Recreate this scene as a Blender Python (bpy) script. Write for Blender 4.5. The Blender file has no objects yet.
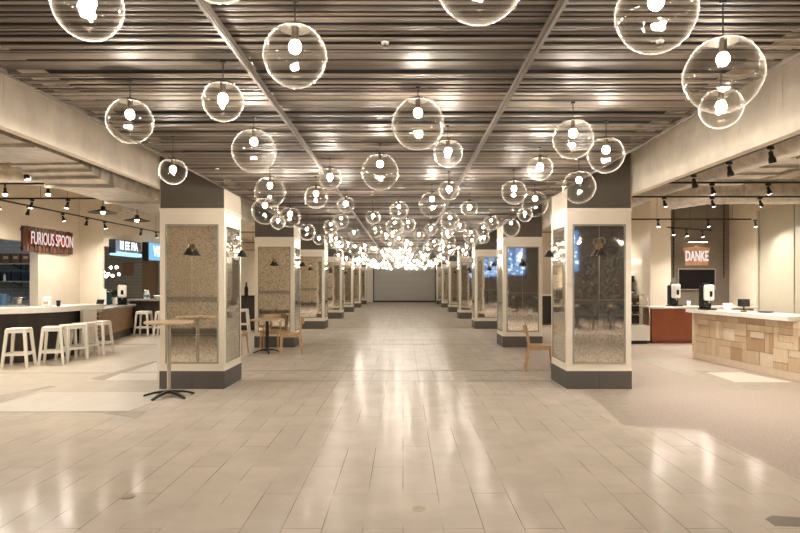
import bpy, math, random
from mathutils import Vector, Matrix
R = random.Random(7)
S = bpy.context.scene
COL = S.collection
PI = math.pi
H = 1.55          # eye height
FP = 620.0        # focal length in pixels of an 800 px wide frame
CEIL = 2.91       # slatted ceiling
DECK = 3.95       # concrete deck over the side zones
ORD = ['first', 'second', 'third', 'fourth', 'fifth', 'sixth', 'seventh', 'eighth', 'ninth', 'tenth', 'eleventh',
       'twelfth', 'thirteenth', 'fourteenth', 'fifteenth', 'sixteenth', 'seventeenth', 'eighteenth', 'nineteenth',
       'twentieth', 'twenty-first', 'twenty-second', 'twenty-third', 'twenty-fourth', 'twenty-fifth', 'twenty-sixth',
       'twenty-seventh', 'twenty-eighth', 'twenty-ninth', 'thirtieth', 'thirty-first', 'thirty-second', 'thirty-third',
       'thirty-fourth', 'thirty-fifth', 'thirty-sixth', 'thirty-seventh', 'thirty-eighth']


# ---------------------------------------------------------------- materials
def mat(name, col=(.8, .8, .8), rough=.5, metal=0., var=0., vscale=6., bump=0., bscale=40., rvar=0., spec=.5, stretch=(1, 1, 1)):
    m = bpy.data.materials.new(name); m.use_nodes = True
    nt = m.node_tree; b = nt.nodes['Principled BSDF']
    b.inputs['Base Color'].default_value = (*col, 1)
    b.inputs['Roughness'].default_value = rough
    b.inputs['Metallic'].default_value = metal
    b.inputs['Specular IOR Level'].default_value = spec
    tc = nt.nodes.new('ShaderNodeTexCoord'); mp = nt.nodes.new('ShaderNodeMapping')
    mp.inputs['Scale'].default_value = stretch
    nt.links.new(tc.outputs['Object'], mp.inputs['Vector'])
    if var or rvar:
        n = nt.nodes.new('ShaderNodeTexNoise'); n.inputs['Scale'].default_value = vscale
        n.inputs['Detail'].default_value = 5; n.inputs['Roughness'].default_value = .62
        nt.links.new(mp.outputs[0], n.inputs['Vector'])
        if var:
            r = nt.nodes.new('ShaderNodeValToRGB')
            r.color_ramp.elements[0].position = .3; r.color_ramp.elements[1].position = .7
            r.color_ramp.elements[0].color = (*[c * (1 - var) for c in col], 1)
            r.color_ramp.elements[1].color = (*[min(1, c * (1 + var)) for c in col], 1)
            nt.links.new(n.outputs['Fac'], r.inputs['Fac']); nt.links.new(r.outputs[0], b.inputs['Base Color'])
        if rvar:
            mr = nt.nodes.new('ShaderNodeMapRange')
            mr.inputs['From Min'].default_value = .3; mr.inputs['From Max'].default_value = .7
            mr.inputs['To Min'].default_value = max(.02, rough - rvar); mr.inputs['To Max'].default_value = rough + rvar
            nt.links.new(n.outputs['Fac'], mr.inputs['Value']); nt.links.new(mr.outputs[0], b.inputs['Roughness'])
    if bump:
        n2 = nt.nodes.new('ShaderNodeTexNoise'); n2.inputs['Scale'].default_value = bscale; n2.inputs['Detail'].default_value = 4
        nt.links.new(mp.outputs[0], n2.inputs['Vector'])
        bp = nt.nodes.new('ShaderNodeBump'); bp.inputs['Strength'].default_value = bump; bp.inputs['Distance'].default_value = .02
        nt.links.new(n2.outputs['Fac'], bp.inputs['Height']); nt.links.new(bp.outputs[0], b.inputs['Normal'])
    return m


def emis(name, col, strength):
    m = bpy.data.materials.new(name); m.use_nodes = True
    nt = m.node_tree; nt.nodes.clear()
    o = nt.nodes.new('ShaderNodeOutputMaterial'); e = nt.nodes.new('ShaderNodeEmission')
    e.inputs['Color'].default_value = (*col, 1); e.inputs['Strength'].default_value = strength
    nt.links.new(e.outputs[0], o.inputs['Surface'])
    return m


def glass_mat(name, tint=(.97, .97, .96), power=2.6, rim=.75, rimcol=(1, .96, .9), edge=.42, edge_pow=7):
    """Thin blown glass: clear face on, bright mirror-like towards the rim."""
    m = bpy.data.materials.new(name); m.use_nodes = True
    nt = m.node_tree; nt.nodes.clear(); N = nt.nodes.new; L = nt.links.new
    o = N('ShaderNodeOutputMaterial')
    t = N('ShaderNodeBsdfTransparent'); t.inputs['Color'].default_value = (*tint, 1)
    g = N('ShaderNodeBsdfGlossy'); g.inputs['Roughness'].default_value = .06; g.inputs['Color'].default_value = (*rimcol, 1)
    tc = N('ShaderNodeTexCoord')
    n = N('ShaderNodeTexNoise'); n.inputs['Scale'].default_value = 9; n.inputs['Detail'].default_value = 2
    L(tc.outputs['Object'], n.inputs['Vector'])
    bp = N('ShaderNodeBump'); bp.inputs['Strength'].default_value = .35; bp.inputs['Distance'].default_value = .03
    L(n.outputs['Fac'], bp.inputs['Height']); L(bp.outputs[0], g.inputs['Normal'])
    lw = N('ShaderNodeLayerWeight'); lw.inputs['Blend'].default_value = .5
    p = N('ShaderNodeMath'); p.operation = 'POWER'; p.inputs[1].default_value = power
    L(lw.outputs['Facing'], p.inputs[0])
    mr = N('ShaderNodeMapRange'); mr.inputs['To Min'].default_value = .035; mr.inputs['To Max'].default_value = rim
    L(p.outputs[0], mr.inputs['Value'])
    mx = N('ShaderNodeMixShader'); L(mr.outputs[0], mx.inputs[0]); L(t.outputs[0], mx.inputs[1]); L(g.outputs[0], mx.inputs[2])
    # the thick edge of the blown wall scatters light at grazing angles
    df = N('ShaderNodeBsdfDiffuse'); df.inputs['Color'].default_value = (.9, .87, .82, 1)
    tl = N('ShaderNodeBsdfTranslucent'); tl.inputs['Color'].default_value = (.9, .87, .82, 1)
    ad = N('ShaderNodeMixShader'); ad.inputs[0].default_value = .5; L(df.outputs[0], ad.inputs[1]); L(tl.outputs[0], ad.inputs[2])
    p2 = N('ShaderNodeMath'); p2.operation = 'POWER'; p2.inputs[1].default_value = edge_pow; L(lw.outputs['Facing'], p2.inputs[0])
    m2 = N('ShaderNodeMath'); m2.operation = 'MULTIPLY'; m2.inputs[1].default_value = edge; L(p2.outputs[0], m2.inputs[0])
    mx2 = N('ShaderNodeMixShader'); L(m2.outputs[0], mx2.inputs[0]); L(mx.outputs[0], mx2.inputs[1]); L(ad.outputs[0], mx2.inputs[2])
    L(mx2.outputs[0], o.inputs['Surface'])
    return m


def brick_mat(name, c1, c2, mortar, bw, rh, ms, rough, rotz=False, offset=.5, axis=None, rvar=.0, bump=0., noise=.25, nscale=2.5, mort_fade=True, bias=0., spec=.5, matte=0.):
    """Tiles or blocks in metres from object coordinates; axis says which two axes make the wall plane."""
    m = bpy.data.materials.new(name); m.use_nodes = True
    nt = m.node_tree; b = nt.nodes['Principled BSDF']; N = nt.nodes.new; L = nt.links.new
    b.inputs['Specular IOR Level'].default_value = spec
    tc = N('ShaderNodeTexCoord'); sx = N('ShaderNodeSeparateXYZ'); cx = N('ShaderNodeCombineXYZ')
    L(tc.outputs['Object'], sx.inputs[0])
    a = axis or 'xy'
    L(sx.outputs['XYZ'.index(a[0].upper())], cx.inputs[0]); L(sx.outputs['XYZ'.index(a[1].upper())], cx.inputs[1])
    br = N('ShaderNodeTexBrick'); br.inputs['Scale'].default_value = 1
    br.inputs['Brick Width'].default_value = bw; br.inputs['Row Height'].default_value = rh
    br.inputs['Mortar Size'].default_value = ms; br.inputs['Mortar Smooth'].default_value = .1; br.inputs['Bias'].default_value = bias
    br.offset = offset
    br.inputs['Color1'].default_value = (*c1, 1); br.inputs['Color2'].default_value = (*c2, 1); br.inputs['Mortar'].default_value = (*mortar, 1)
    L(cx.outputs[0], br.inputs['Vector'])
    n = N('ShaderNodeTexNoise'); n.inputs['Scale'].default_value = nscale; n.inputs['Detail'].default_value = 6; n.inputs['Roughness'].default_value = .65
    L(tc.outputs['Object'], n.inputs['Vector'])
    r = N('ShaderNodeValToRGB'); r.color_ramp.elements[0].position = .3; r.color_ramp.elements[1].position = .7
    r.color_ramp.elements[0].color = (1 - noise, 1 - noise, 1 - noise, 1); r.color_ramp.elements[1].color = (1, 1, 1, 1)
    L(n.outputs['Fac'], r.inputs['Fac'])
    mx = N('ShaderNodeMix'); mx.data_type = 'RGBA'; mx.blend_type = 'MULTIPLY'; mx.inputs['Factor'].default_value = 1
    src = br.outputs['Color']
    if mort_fade:      # seams show only in places
        n3 = N('ShaderNodeTexNoise'); n3.inputs['Scale'].default_value = 1.3; L(tc.outputs['Object'], n3.inputs['Vector'])
        r3 = N('ShaderNodeValToRGB'); r3.color_ramp.elements[0].position = .42; r3.color_ramp.elements[1].position = .56
        L(n3.outputs['Fac'], r3.inputs['Fac'])
        ml = N('ShaderNodeMath'); ml.operation = 'MULTIPLY'; L(br.outputs['Fac'], ml.inputs[0]); L(r3.outputs[0], ml.inputs[1])
        br2 = N('ShaderNodeTexBrick'); br2.offset = offset
        for k in ('Scale', 'Brick Width', 'Row Height'): br2.inputs[k].default_value = br.inputs[k].default_value
        br2.inputs['Mortar Size'].default_value = 0
        br2.inputs['Color1'].default_value = (*c1, 1); br2.inputs['Color2'].default_value = (*c2, 1)
        L(cx.outputs[0], br2.inputs['Vector'])
        m3 = N('ShaderNodeMix'); m3.data_type = 'RGBA'; L(ml.outputs[0], m3.inputs['Factor'])
        L(br2.outputs['Color'], m3.inputs['A']); m3.inputs['B'].default_value = (*mortar, 1)
        src = m3.outputs['Result']
    L(src, mx.inputs['A']); L(r.outputs[0], mx.inputs['B']); L(mx.outputs['Result'], b.inputs['Base Color'])
    if rvar:
        mr = N('ShaderNodeMapRange'); mr.inputs['From Min'].default_value = .3; mr.inputs['From Max'].default_value = .7
        mr.inputs['To Min'].default_value = rough - rvar; mr.inputs['To Max'].default_value = rough + rvar
        L(n.outputs['Fac'], mr.inputs['Value']); L(mr.outputs[0], b.inputs['Roughness'])
    else:
        b.inputs['Roughness'].default_value = rough
    if bump:
        bp = N('ShaderNodeBump'); bp.inputs['Strength'].default_value = bump; bp.inputs['Distance'].default_value = .004
        n4 = N('ShaderNodeTexNoise'); n4.inputs['Scale'].default_value = 5; L(tc.outputs['Object'], n4.inputs['Vector'])
        L(n4.outputs['Fac'], bp.inputs['Height']); L(bp.outputs[0], b.inputs['Normal'])
    if matte:           # worn finish: only part of the surface still shines
        d = N('ShaderNodeBsdfDiffuse'); L(mx.outputs['Result'], d.inputs['Color'])
        ms_ = N('ShaderNodeMixShader'); ms_.inputs[0].default_value = matte
        L(b.outputs[0], ms_.inputs[1]); L(d.outputs[0], ms_.inputs[2]); L(ms_.outputs[0], nt.nodes['Material Output'].inputs['Surface'])
    return m


def mirror_mat(name):
    """Antique mirror: silvering with foxed, cloudy speckles."""
    m = bpy.data.materials.new(name); m.use_nodes = True
    nt = m.node_tree; b = nt.nodes['Principled BSDF']; N = nt.nodes.new; L = nt.links.new
    tc = N('ShaderNodeTexCoord')
    n = N('ShaderNodeTexNoise'); n.inputs['Scale'].default_value = 42; n.inputs['Detail'].default_value = 3; n.inputs['Roughness'].default_value = .6
    L(tc.outputs['Object'], n.inputs['Vector'])
    r = N('ShaderNodeValToRGB'); e = r.color_ramp.elements
    e[0].position = .36; e[0].color = (.56, .52, .43, 1); e[1].position = .62; e[1].color = (.92, .89, .82, 1)
    x = e.new(.48); x.color = (.80, .76, .67, 1)
    L(n.outputs['Fac'], r.inputs['Fac']); L(r.outputs[0], b.inputs['Base Color'])
    mr = N('ShaderNodeMapRange'); mr.inputs['From Min'].default_value = .38; mr.inputs['From Max'].default_value = .56
    mr.inputs['To Min'].default_value = .8; mr.inputs['To Max'].default_value = 1.0
    L(n.outputs['Fac'], mr.inputs['Value']); L(mr.outputs[0], b.inputs['Metallic'])
    b.inputs['Roughness'].default_value = .035
    return m


def plank_mat(name, cols, width, axis='y', rough=.55, grain='z', jitter=0.):
    """Boards side by side: every board keeps its own tone; grain runs along the board."""
    m = bpy.data.materials.new(name); m.use_nodes = True
    nt = m.node_tree; b = nt.nodes['Principled BSDF']; N = nt.nodes.new; L = nt.links.new
    tc = N('ShaderNodeTexCoord'); sx = N('ShaderNodeSeparateXYZ'); L(tc.outputs['Object'], sx.inputs[0])
    d = N('ShaderNodeMath'); d.operation = 'DIVIDE'; d.inputs[1].default_value = width
    L(sx.outputs['XYZ'.index(axis.upper())], d.inputs[0])
    f = N('ShaderNodeMath'); f.operation = 'FLOOR'; L(d.outputs[0], f.inputs[0])
    w = N('ShaderNodeTexWhiteNoise'); w.noise_dimensions = '1D'; L(f.outputs[0], w.inputs['W'])
    r = N('ShaderNodeValToRGB'); r.color_ramp.interpolation = 'LINEAR'
    e = r.color_ramp.elements; e[0].color = (*cols[0], 1); e[1].color = (*cols[-1], 1)
    for i, c in enumerate(cols[1:-1]):
        q = e.new((i + 1) / (len(cols) - 1)); q.color = (*c, 1)
    L(w.outputs['Value'], r.inputs['Fac'])
    mp = N('ShaderNodeMapping'); s = [40, 40, 40]; s['xyz'.index(grain)] = 2.5; mp.inputs['Scale'].default_value = s
    L(tc.outputs['Object'], mp.inputs['Vector'])
    n = N('ShaderNodeTexNoise'); n.inputs['Scale'].default_value = 1; n.inputs['Detail'].default_value = 3; L(mp.outputs[0], n.inputs['Vector'])
    r2 = N('ShaderNodeValToRGB'); r2.color_ramp.elements[0].color = (.68, .68, .68, 1); r2.color_ramp.elements[1].color = (1, 1, 1, 1)
    r2.color_ramp.elements[0].position = .3; r2.color_ramp.elements[1].position = .65
    L(n.outputs['Fac'], r2.inputs['Fac'])
    mx = N('ShaderNodeMix'); mx.data_type = 'RGBA'; mx.blend_type = 'MULTIPLY'; mx.inputs['Factor'].default_value = 1
    L(r.outputs[0], mx.inputs['A']); L(r2.outputs[0], mx.inputs['B']); L(mx.outputs['Result'], b.inputs['Base Color'])
    b.inputs['Roughness'].default_value = rough
    return m


def facecol_mat(name, cols, rough, metal, noise=.2, stretch=(2, 60, 60)):
    """Every separate slat or block of one mesh has its own tone (random per island)."""
    m = bpy.data.materials.new(name); m.use_nodes = True
    nt = m.node_tree; b = nt.nodes['Principled BSDF']; N = nt.nodes.new; L = nt.links.new
    g = N('ShaderNodeNewGeometry'); r = N('ShaderNodeValToRGB'); e = r.color_ramp.elements
    e[0].color = (*cols[0], 1); e[1].color = (*cols[-1], 1)
    for i, c in enumerate(cols[1:-1]):
        q = e.new((i + 1) / (len(cols) - 1)); q.color = (*c, 1)
    L(g.outputs['Random Per Island'], r.inputs['Fac'])
    tc = N('ShaderNodeTexCoord'); mp = N('ShaderNodeMapping'); mp.inputs['Scale'].default_value = stretch
    L(tc.outputs['Object'], mp.inputs['Vector'])
    n = N('ShaderNodeTexNoise'); n.inputs['Scale'].default_value = 1; n.inputs['Detail'].default_value = 4; L(mp.outputs[0], n.inputs['Vector'])
    r2 = N('ShaderNodeValToRGB'); r2.color_ramp.elements[0].color = (1 - noise, 1 - noise, 1 - noise, 1); r2.color_ramp.elements[1].color = (1, 1, 1, 1)
    r2.color_ramp.elements[0].position = .3; r2.color_ramp.elements[1].position = .7
    L(n.outputs['Fac'], r2.inputs['Fac'])
    mx = N('ShaderNodeMix'); mx.data_type = 'RGBA'; mx.blend_type = 'MULTIPLY'; mx.inputs['Factor'].default_value = 1
    L(r.outputs[0], mx.inputs['A']); L(r2.outputs[0], mx.inputs['B']); L(mx.outputs['Result'], b.inputs['Base Color'])
    b.inputs['Roughness'].default_value = rough; b.inputs['Metallic'].default_value = metal; b.inputs['Specular IOR Level'].default_value = .3
    return m


WARM = (1., .90, .775)
M = {}
M['tile'] = brick_mat('polished_tile', (.53, .467, .39), (.57, .503, .42), (.20, .155, .115), 1.3, .254, .0028, .17, axis='yx', rvar=.05, bump=.05, noise=.16, nscale=2.2, spec=.25, matte=.6)
M['terrazzo'] = mat('rough_terrazzo', (.38, .315, .265), .6, var=.2, vscale=45, bump=.25, bscale=70, spec=.12)
M['concrete_floor'] = mat('beige_concrete', (.47, .415, .335), .3, var=.12, vscale=3.5, spec=.2)
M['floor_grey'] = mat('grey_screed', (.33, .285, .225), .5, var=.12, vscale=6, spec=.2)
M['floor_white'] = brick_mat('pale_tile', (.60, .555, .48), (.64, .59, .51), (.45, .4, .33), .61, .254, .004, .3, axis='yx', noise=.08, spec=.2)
M['joint'] = mat('dark_joint', (.16, .125, .095), .4)
M['slat'] = facecol_mat('brushed_slats', [(.06, .046, .036), (.18, .14, .108), (.27, .215, .165), (.09, .07, .054), (.34, .275, .215)], .5, .12, noise=.4, stretch=(1.2, 50, 50))
M['plenum'] = mat('plenum_shade', (.012, .010, .008), .9)  # shade between the slats, painted near-black
M['rail_metal'] = mat('steel_rail', (.13, .105, .083), .55, .3)
M['edge_trim'] = mat('bronze_trim', (.10, .08, .062), .6)
M['plaster'] = mat('cream_plaster', (.72, .64, .52), .6, var=.05, vscale=3, bump=.03)
M['white_paint'] = mat('cream_gloss_paint', (.80, .73, .62), .3, var=.025, vscale=2)
M['beam'] = mat('raw_beam', (.86, .78, .67), .8, var=.12, vscale=2.6, bump=.4, bscale=12)
M['deck'] = mat('raw_deck', (.86, .78, .67), .85, var=.2, vscale=2, bump=.3, bscale=9)
M['plinth'] = brick_mat('slate_tile', (.105, .095, .085), (.12, .108, .095), (.06, .055, .05), .475, .3, .004, .42, axis='xz', noise=.15, mort_fade=False, offset=0)
M['dark_paint'] = mat('charcoal_paint', (.10, .088, .072), .6, var=.06)
M['pale_side'] = mat('pale_shaft_tone', (.62, .53, .42), .55, var=.05)  # paler tone for the sides of the upper shaft
M['mirror'] = mirror_mat('antique_mirror')
M['bevel'] = mat('green_grey_bevel', (.42, .42, .35), .25, .4, var=.15, vscale=40)
M['globe'] = glass_mat('blown_glass')
M['globe_far'] = glass_mat('blown_glass_far', edge=.48, edge_pow=3.6)
M['bulb_far'] = emis('lit_bulb_far', WARM, 170)
M['bulb'] = emis('lit_bulb', WARM, 165)
M['spotlit'] = emis('lit_spot', (1., .905, .79), 1150)
M['pendlit'] = emis('lit_pendant', (1., .88, .72), 50)
M['smallbulb'] = emis('lit_small_bulb', (1., .88, .72), 14)
M['brass'] = mat('aged_brass', (.36, .25, .12), .3, .95)
M['black_metal'] = mat('black_metal', (.022, .02, .018), .4, .3)
M['black_gloss'] = mat('black_gloss', (.012, .012, .013), .12)
M['dark_cord'] = mat('black_cord', (.02, .018, .016), .6)
M['socket'] = mat('dark_socket', (.10, .075, .05), .35, .7)
M['chrome'] = mat('brushed_chrome', (.62, .58, .52), .22, 1.)
M['steel'] = mat('galvanised_steel', (.64, .60, .54), .34, .75, var=.22, vscale=7, bump=.15, bscale=14)
M['oak'] = mat('light_oak', (.52, .33, .17), .4, var=.2, vscale=7, stretch=(1, 1, 4))
M['oak_top'] = mat('oak_top', (.55, .40, .25), .35, var=.16, vscale=9, stretch=(1, 6, 1))
M['white_metal'] = mat('white_powder_coat', (.80, .77, .70), .35)
M['stone_top'] = mat('white_quartz', (.84, .80, .73), .18, var=.04, vscale=8)
M['dark_wood'] = plank_mat('dark_boards', [(.030, .022, .017), (.05, .036, .026), (.022, .017, .014)], .11, 'x')
M['rust'] = mat('rust_red_panel', (.30, .085, .035), .42, var=.12, vscale=4)
M['mosaic_wood'] = facecol_mat('wood_blocks', [(.50, .36, .22), (.66, .53, .38), (.40, .26, .15), (.60, .44, .28), (.70, .60, .47)], .5, 0, noise=.14, stretch=(30, 30, 5))
M['pale_wood'] = mat('pale_wood', (.66, .54, .40), .5, var=.1, vscale=9, stretch=(1, 6, 1))
M['copper_tile'] = brick_mat('copper_tile', (.50, .30, .15), (.34, .19, .09), (.10, .06, .035), .1, .05, .006, .35, axis='yz', noise=.4, nscale=9, mort_fade=False)
M['grey_top'] = mat('grey_concrete_top', (.26, .24, .21), .4, var=.1)
M['danke_wall'] = mat('taupe_wall', (.20, .175, .14), .7, var=.1, vscale=3)
M['green_panel'] = mat('grey_green_panel', (.50, .47, .37), .35, var=.03)
M['kitchen_tile'] = brick_mat('kitchen_tile', (.36, .38, .38), (.40, .42, .42), (.22, .23, .23), .2, .1, .006, .25, axis='xz', noise=.1, mort_fade=False)
M['grey_wall'] = brick_mat('grey_strip_wall', (.32, .30, .27), (.35, .33, .29), (.2, .19, .17), 1.4, .12, .01, .5, axis='xz', noise=.1, mort_fade=False)
M['shutter'] = mat('shutter_paint', (.56, .54, .49), .5)
M['sign_board'] = plank_mat('sign_boards', [(.07, .025, .018), (.14, .05, .028), (.24, .12, .055), (.06, .02, .016)], .055, 'y')
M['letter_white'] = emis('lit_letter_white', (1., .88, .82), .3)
M['letter_glow'] = mat('red_letter_glow', (.38, .06, .04), .5)  # red glow round the letter edges, painted as plain colour
M['sign_peach'] = plank_mat('peach_boards', [(.75, .40, .24), (.80, .46, .29), (.68, .34, .2)], .07, 'x')
M['sign_blue'] = emis('lit_sign_blue', (.25, .6, .9), .35)
M['sign_navy'] = mat('navy_sign', (.05, .075, .12), .4)
M['letter_cool'] = emis('lit_letter_cool', (.93, .97, 1.), .55)
M['strip_blue'] = emis('lit_strip_blue', (.35, .66, 1.), .6)
M['screen'] = mat('screen_glass', (.010, .009, .010), .15, spec=.12)
M['tv_bezel'] = mat('silver_bezel', (.45, .42, .38), .3, .6)
M['window_blue'] = emis('dusk_window', (.10, .26, .62), .45)
M['window_dot'] = emis('lit_far_window', (.75, .88, 1.), 1.6)
M['cup'] = mat('white_ceramic', (.82, .80, .75), .25)
M['teal'] = mat('teal_plastic', (.04, .13, .17), .4)
M['blue'] = mat('blue_plastic', (.10, .22, .36), .3)
M['jar'] = mat('brown_crates', (.10, .045, .025), .6, var=.3, vscale=12)
M['navy_tub'] = mat('navy_tubs', (.018, .022, .035), .35)
M['board'] = mat('brown_board', (.24, .15, .085), .6, var=.12)
M['case_glass'] = glass_mat('case_glass', (.94, .95, .93), 2.5, .6)
M['leaf'] = mat('dark_foliage', (.03, .045, .02), .6, var=.4, vscale=30)
M['pastry'] = mat('pastry', (.5, .28, .1), .6, var=.3, vscale=30)


# ---------------------------------------------------------------- mesh building
class MB:
    def __init__(s): s.v = []; s.f = []; s.sm = []; s.T = Matrix.Identity(4)
    def add(s, vs, fs, smooth=False):
        b = len(s.v); s.v += [tuple(s.T @ Vector(p)) for p in vs]
        s.f += [tuple(b + i for i in f) for f in fs]; s.sm += [smooth] * len(fs)
        return s
    def box(s, x0, x1, y0, y1, z0, z1, bev=0.):
        if bev:
            b = min(bev, (x1 - x0) * .45, (y1 - y0) * .45, (z1 - z0) * .45)
            # chamfered box: convex hull of 24 points
            vs = []
            for sx in (0, 1):
                for sy in (0, 1):
                    for sz in (0, 1):
                        X, Y, Z = (x0, x1)[sx], (y0, y1)[sy], (z0, z1)[sz]
                        dx, dy, dz = (b, -b)[sx], (b, -b)[sy], (b, -b)[sz]
                        vs += [(X, Y + dy, Z + dz), (X + dx, Y, Z + dz), (X + dx, Y + dy, Z)]
            def i(sx, sy, sz, k): return (sx * 4 + sy * 2 + sz) * 3 + k
            fs = [(i(0,0,0,0), i(0,0,1,0), i(0,1,1,0), i(0,1,0,0)), (i(1,0,0,0), i(1,1,0,0), i(1,1,1,0), i(1,0,1,0)),
                  (i(0,0,0,1), i(1,0,0,1), i(1,0,1,1), i(0,0,1,1)), (i(0,1,0,1), i(0,1,1,1), i(1,1,1,1), i(1,1,0,1)),
                  (i(0,0,0,2), i(0,1,0,2), i(1,1,0,2), i(1,0,0,2)), (i(0,0,1,2), i(1,0,1,2), i(1,1,1,2), i(0,1,1,2))]
            for a in (0, 1):
                for c in (0, 1):
                    fs.append((i(a,c,0,0), i(a,c,1,0), i(a,c,1,1), i(a,c,0,1)))
                    fs.append((i(a,0,c,0), i(a,1,c,0), i(a,1,c,2), i(a,0,c,2)))
                    fs.append((i(0,a,c,1), i(1,a,c,1), i(1,a,c,2), i(0,a,c,2)))
            for q in range(8): fs.append((q * 3, q * 3 + 1, q * 3 + 2))
            return s.add(vs, fs)
        vs = [(x, y, z) for x in (x0, x1) for y in (y0, y1) for z in (z0, z1)]
        return s.add(vs, [(0, 1, 3, 2), (4, 6, 7, 5), (0, 4, 5, 1), (2, 3, 7, 6), (0, 2, 6, 4), (1, 5, 7, 3)])
    def tube(s, pts, rad, n=10, caps=True, smooth=True):
        pts = [Vector(p) for p in pts]; rs = rad if isinstance(rad, (list, tuple)) else [rad] * len(pts)
        vs = []; up = None
        for i, p in enumerate(pts):
            d = ((pts[min(i + 1, len(pts) - 1)] - pts[max(i - 1, 0)])).normalized()
            if up is None: up = Vector((0, 0, 1)) if abs(d.z) < .9 else Vector((1, 0, 0))
            a = d.cross(up)
            if a.length < 1e-5: a = d.cross(Vector((0, 1, 0)))
            a.normalize(); b = a.cross(d).normalized(); up = b
            vs += [p + (a * math.cos(2 * PI * k / n) + b * math.sin(2 * PI * k / n)) * rs[i] for k in range(n)]
        fs = [(i * n + k, i * n + (k + 1) % n, (i + 1) * n + (k + 1) % n, (i + 1) * n + k) for i in range(len(pts) - 1) for k in range(n)]
        s.add(vs, fs, smooth)
        if caps: s.add(vs[:n], [tuple(range(n))[::-1]]); s.add(vs[-n:], [tuple(range(n))])
        return s
    def bar(s, p, q, w, h, w2=None, h2=None):
        """rectangular bar from p to q, w wide and h deep, may taper."""
        p, q = Vector(p), Vector(q); d = (q - p).normalized()
        up = Vector((0, 0, 1)) if abs(d.z) < .9 else Vector((0, 1, 0))
        a = d.cross(up).normalized(); b = a.cross(d).normalized()
        w2 = w if w2 is None else w2; h2 = h if h2 is None else h2
        vs = [o + a * (sx * ww / 2) + b * (sy * hh / 2) for o, ww, hh in ((p, w, h), (q, w2, h2)) for sx, sy in ((-1, -1), (1, -1), (1, 1), (-1, 1))]
        return s.add(vs, [(3, 2, 1, 0), (4, 5, 6, 7), (0, 1, 5, 4), (1, 2, 6, 5), (2, 3, 7, 6), (3, 0, 4, 7)])
    def lathe(s, prof, n=24, c=(0, 0), smooth=True):
        """prof: (radius, z) from bottom to top."""
        vs = []; fs = []
        for r, z in prof:
            vs += [(c[0] + r * math.cos(2 * PI * k / n), c[1] + r * math.sin(2 * PI * k / n), z) for k in range(n)]
        for i in range(len(prof) - 1):
            fs += [(i * n + k, i * n + (k + 1) % n, (i + 1) * n + (k + 1) % n, (i + 1) * n + k) for k in range(n)]
        return s.add(vs, fs, smooth)
    def disc(s, r, z, n=24, c=(0, 0), down=False):
        vs = [(c[0] + r * math.cos(2 * PI * k / n), c[1] + r * math.sin(2 * PI * k / n), z) for k in range(n)]
        f = tuple(range(n)); return s.add(vs, [f[::-1] if down else f])
    def cyl(s, r, z0, z1, n=20, c=(0, 0), r2=None):
        r2 = r if r2 is None else r2
        s.lathe([(r, z0), (r2, z1)], n, c); s.disc(r, z0, n, c, True); return s.disc(r2, z1, n, c)
    def ball(s, c, r, n=14, m=9, sx=1, sy=1, sz=1):
        prof = []; vs = []; fs = []
        for i in range(m + 1):
            a = -PI / 2 + PI * i / m
            vs += [(c[0] + r * sx * math.cos(a) * math.cos(2 * PI * k / n), c[1] + r * sy * math.cos(a) * math.sin(2 * PI * k / n), c[2] + r * sz * math.sin(a)) for k in range(n)]
        fs = [(i * n + k, i * n + (k + 1) % n, (i + 1) * n + (k + 1) % n, (i + 1) * n + k) for i in range(m) for k in range(n)]
        return s.add(vs, fs, True)
    def prism(s, poly, z0, z1):
        n = len(poly); ar = sum(poly[i][0] * poly[(i + 1) % n][1] - poly[(i + 1) % n][0] * poly[i][1] for i in range(n))
        if ar < 0: poly = poly[::-1]
        vs = [(x, y, z0) for x, y in poly] + [(x, y, z1) for x, y in poly]
        return s.add(vs, [tuple(range(n))[::-1], tuple(range(n, 2 * n))] + [(i, (i + 1) % n, n + (i + 1) % n, n + i) for i in range(n)])
    def build(s, name, m, parent=None, loc=None):
        me = bpy.data.meshes.new(name); me.from_pydata(s.v, [], s.f); me.polygons.foreach_set('use_smooth', s.sm)
        me.materials.append(m); me.update()
        o = bpy.data.objects.new(name, me); COL.objects.link(o)
        if parent is not None: o.parent = parent
        if loc is not None: o.location = loc
        return o


def tag(o, label=None, cat=None, group=None, kind=None):
    if label: o['label'] = label
    if cat: o['category'] = cat
    if group: o['group'] = group
    if kind: o['kind'] = kind
    return o


def thing(name, label, cat, loc=(0, 0, 0), rz=0., group=None):
    o = bpy.data.objects.new(name, None); COL.objects.link(o); o.empty_display_size = .1
    o.location = loc; o.rotation_euler = (0, 0, rz)
    return tag(o, label, cat, group)


def struct(name, mb, m, parent=None):
    o = mb.build(name, m, parent)
    o['kind'] = 'structure'
    return o


def copy_tree(o, parent=None):
    c = o.copy(); COL.objects.link(c)
    if parent is not None: c.parent = parent
    for ch in list(o.children): copy_tree(ch, c)
    return c


def dup(o, loc, rz, label, group=None):
    c = copy_tree(o); c.location = loc; c.rotation_euler = (0, 0, rz); c['label'] = label
    if group: c['group'] = group
    return c


def text_mesh(name, body, size, depth, m, parent, mtx, sx=1., bold=0.):
    cu = bpy.data.curves.new(name, 'FONT'); cu.body = body; cu.size = size; cu.extrude = depth; cu.offset = bold
    cu.align_x = 'CENTER'; cu.align_y = 'CENTER'
    t = bpy.data.objects.new('lettering_source', cu); COL.objects.link(t)
    dg = bpy.context.evaluated_depsgraph_get(); dg.update()
    me = bpy.data.meshes.new_from_object(t.evaluated_get(dg))
    bpy.data.objects.remove(t); bpy.data.curves.remove(cu)
    me.transform(Matrix.Diagonal((sx, 1, 1, 1))); me.transform(mtx)
    me.materials.clear(); me.materials.append(m); me.name = name
    o = bpy.data.objects.new(name, me); COL.objects.link(o); o.parent = parent
    return o


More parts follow.
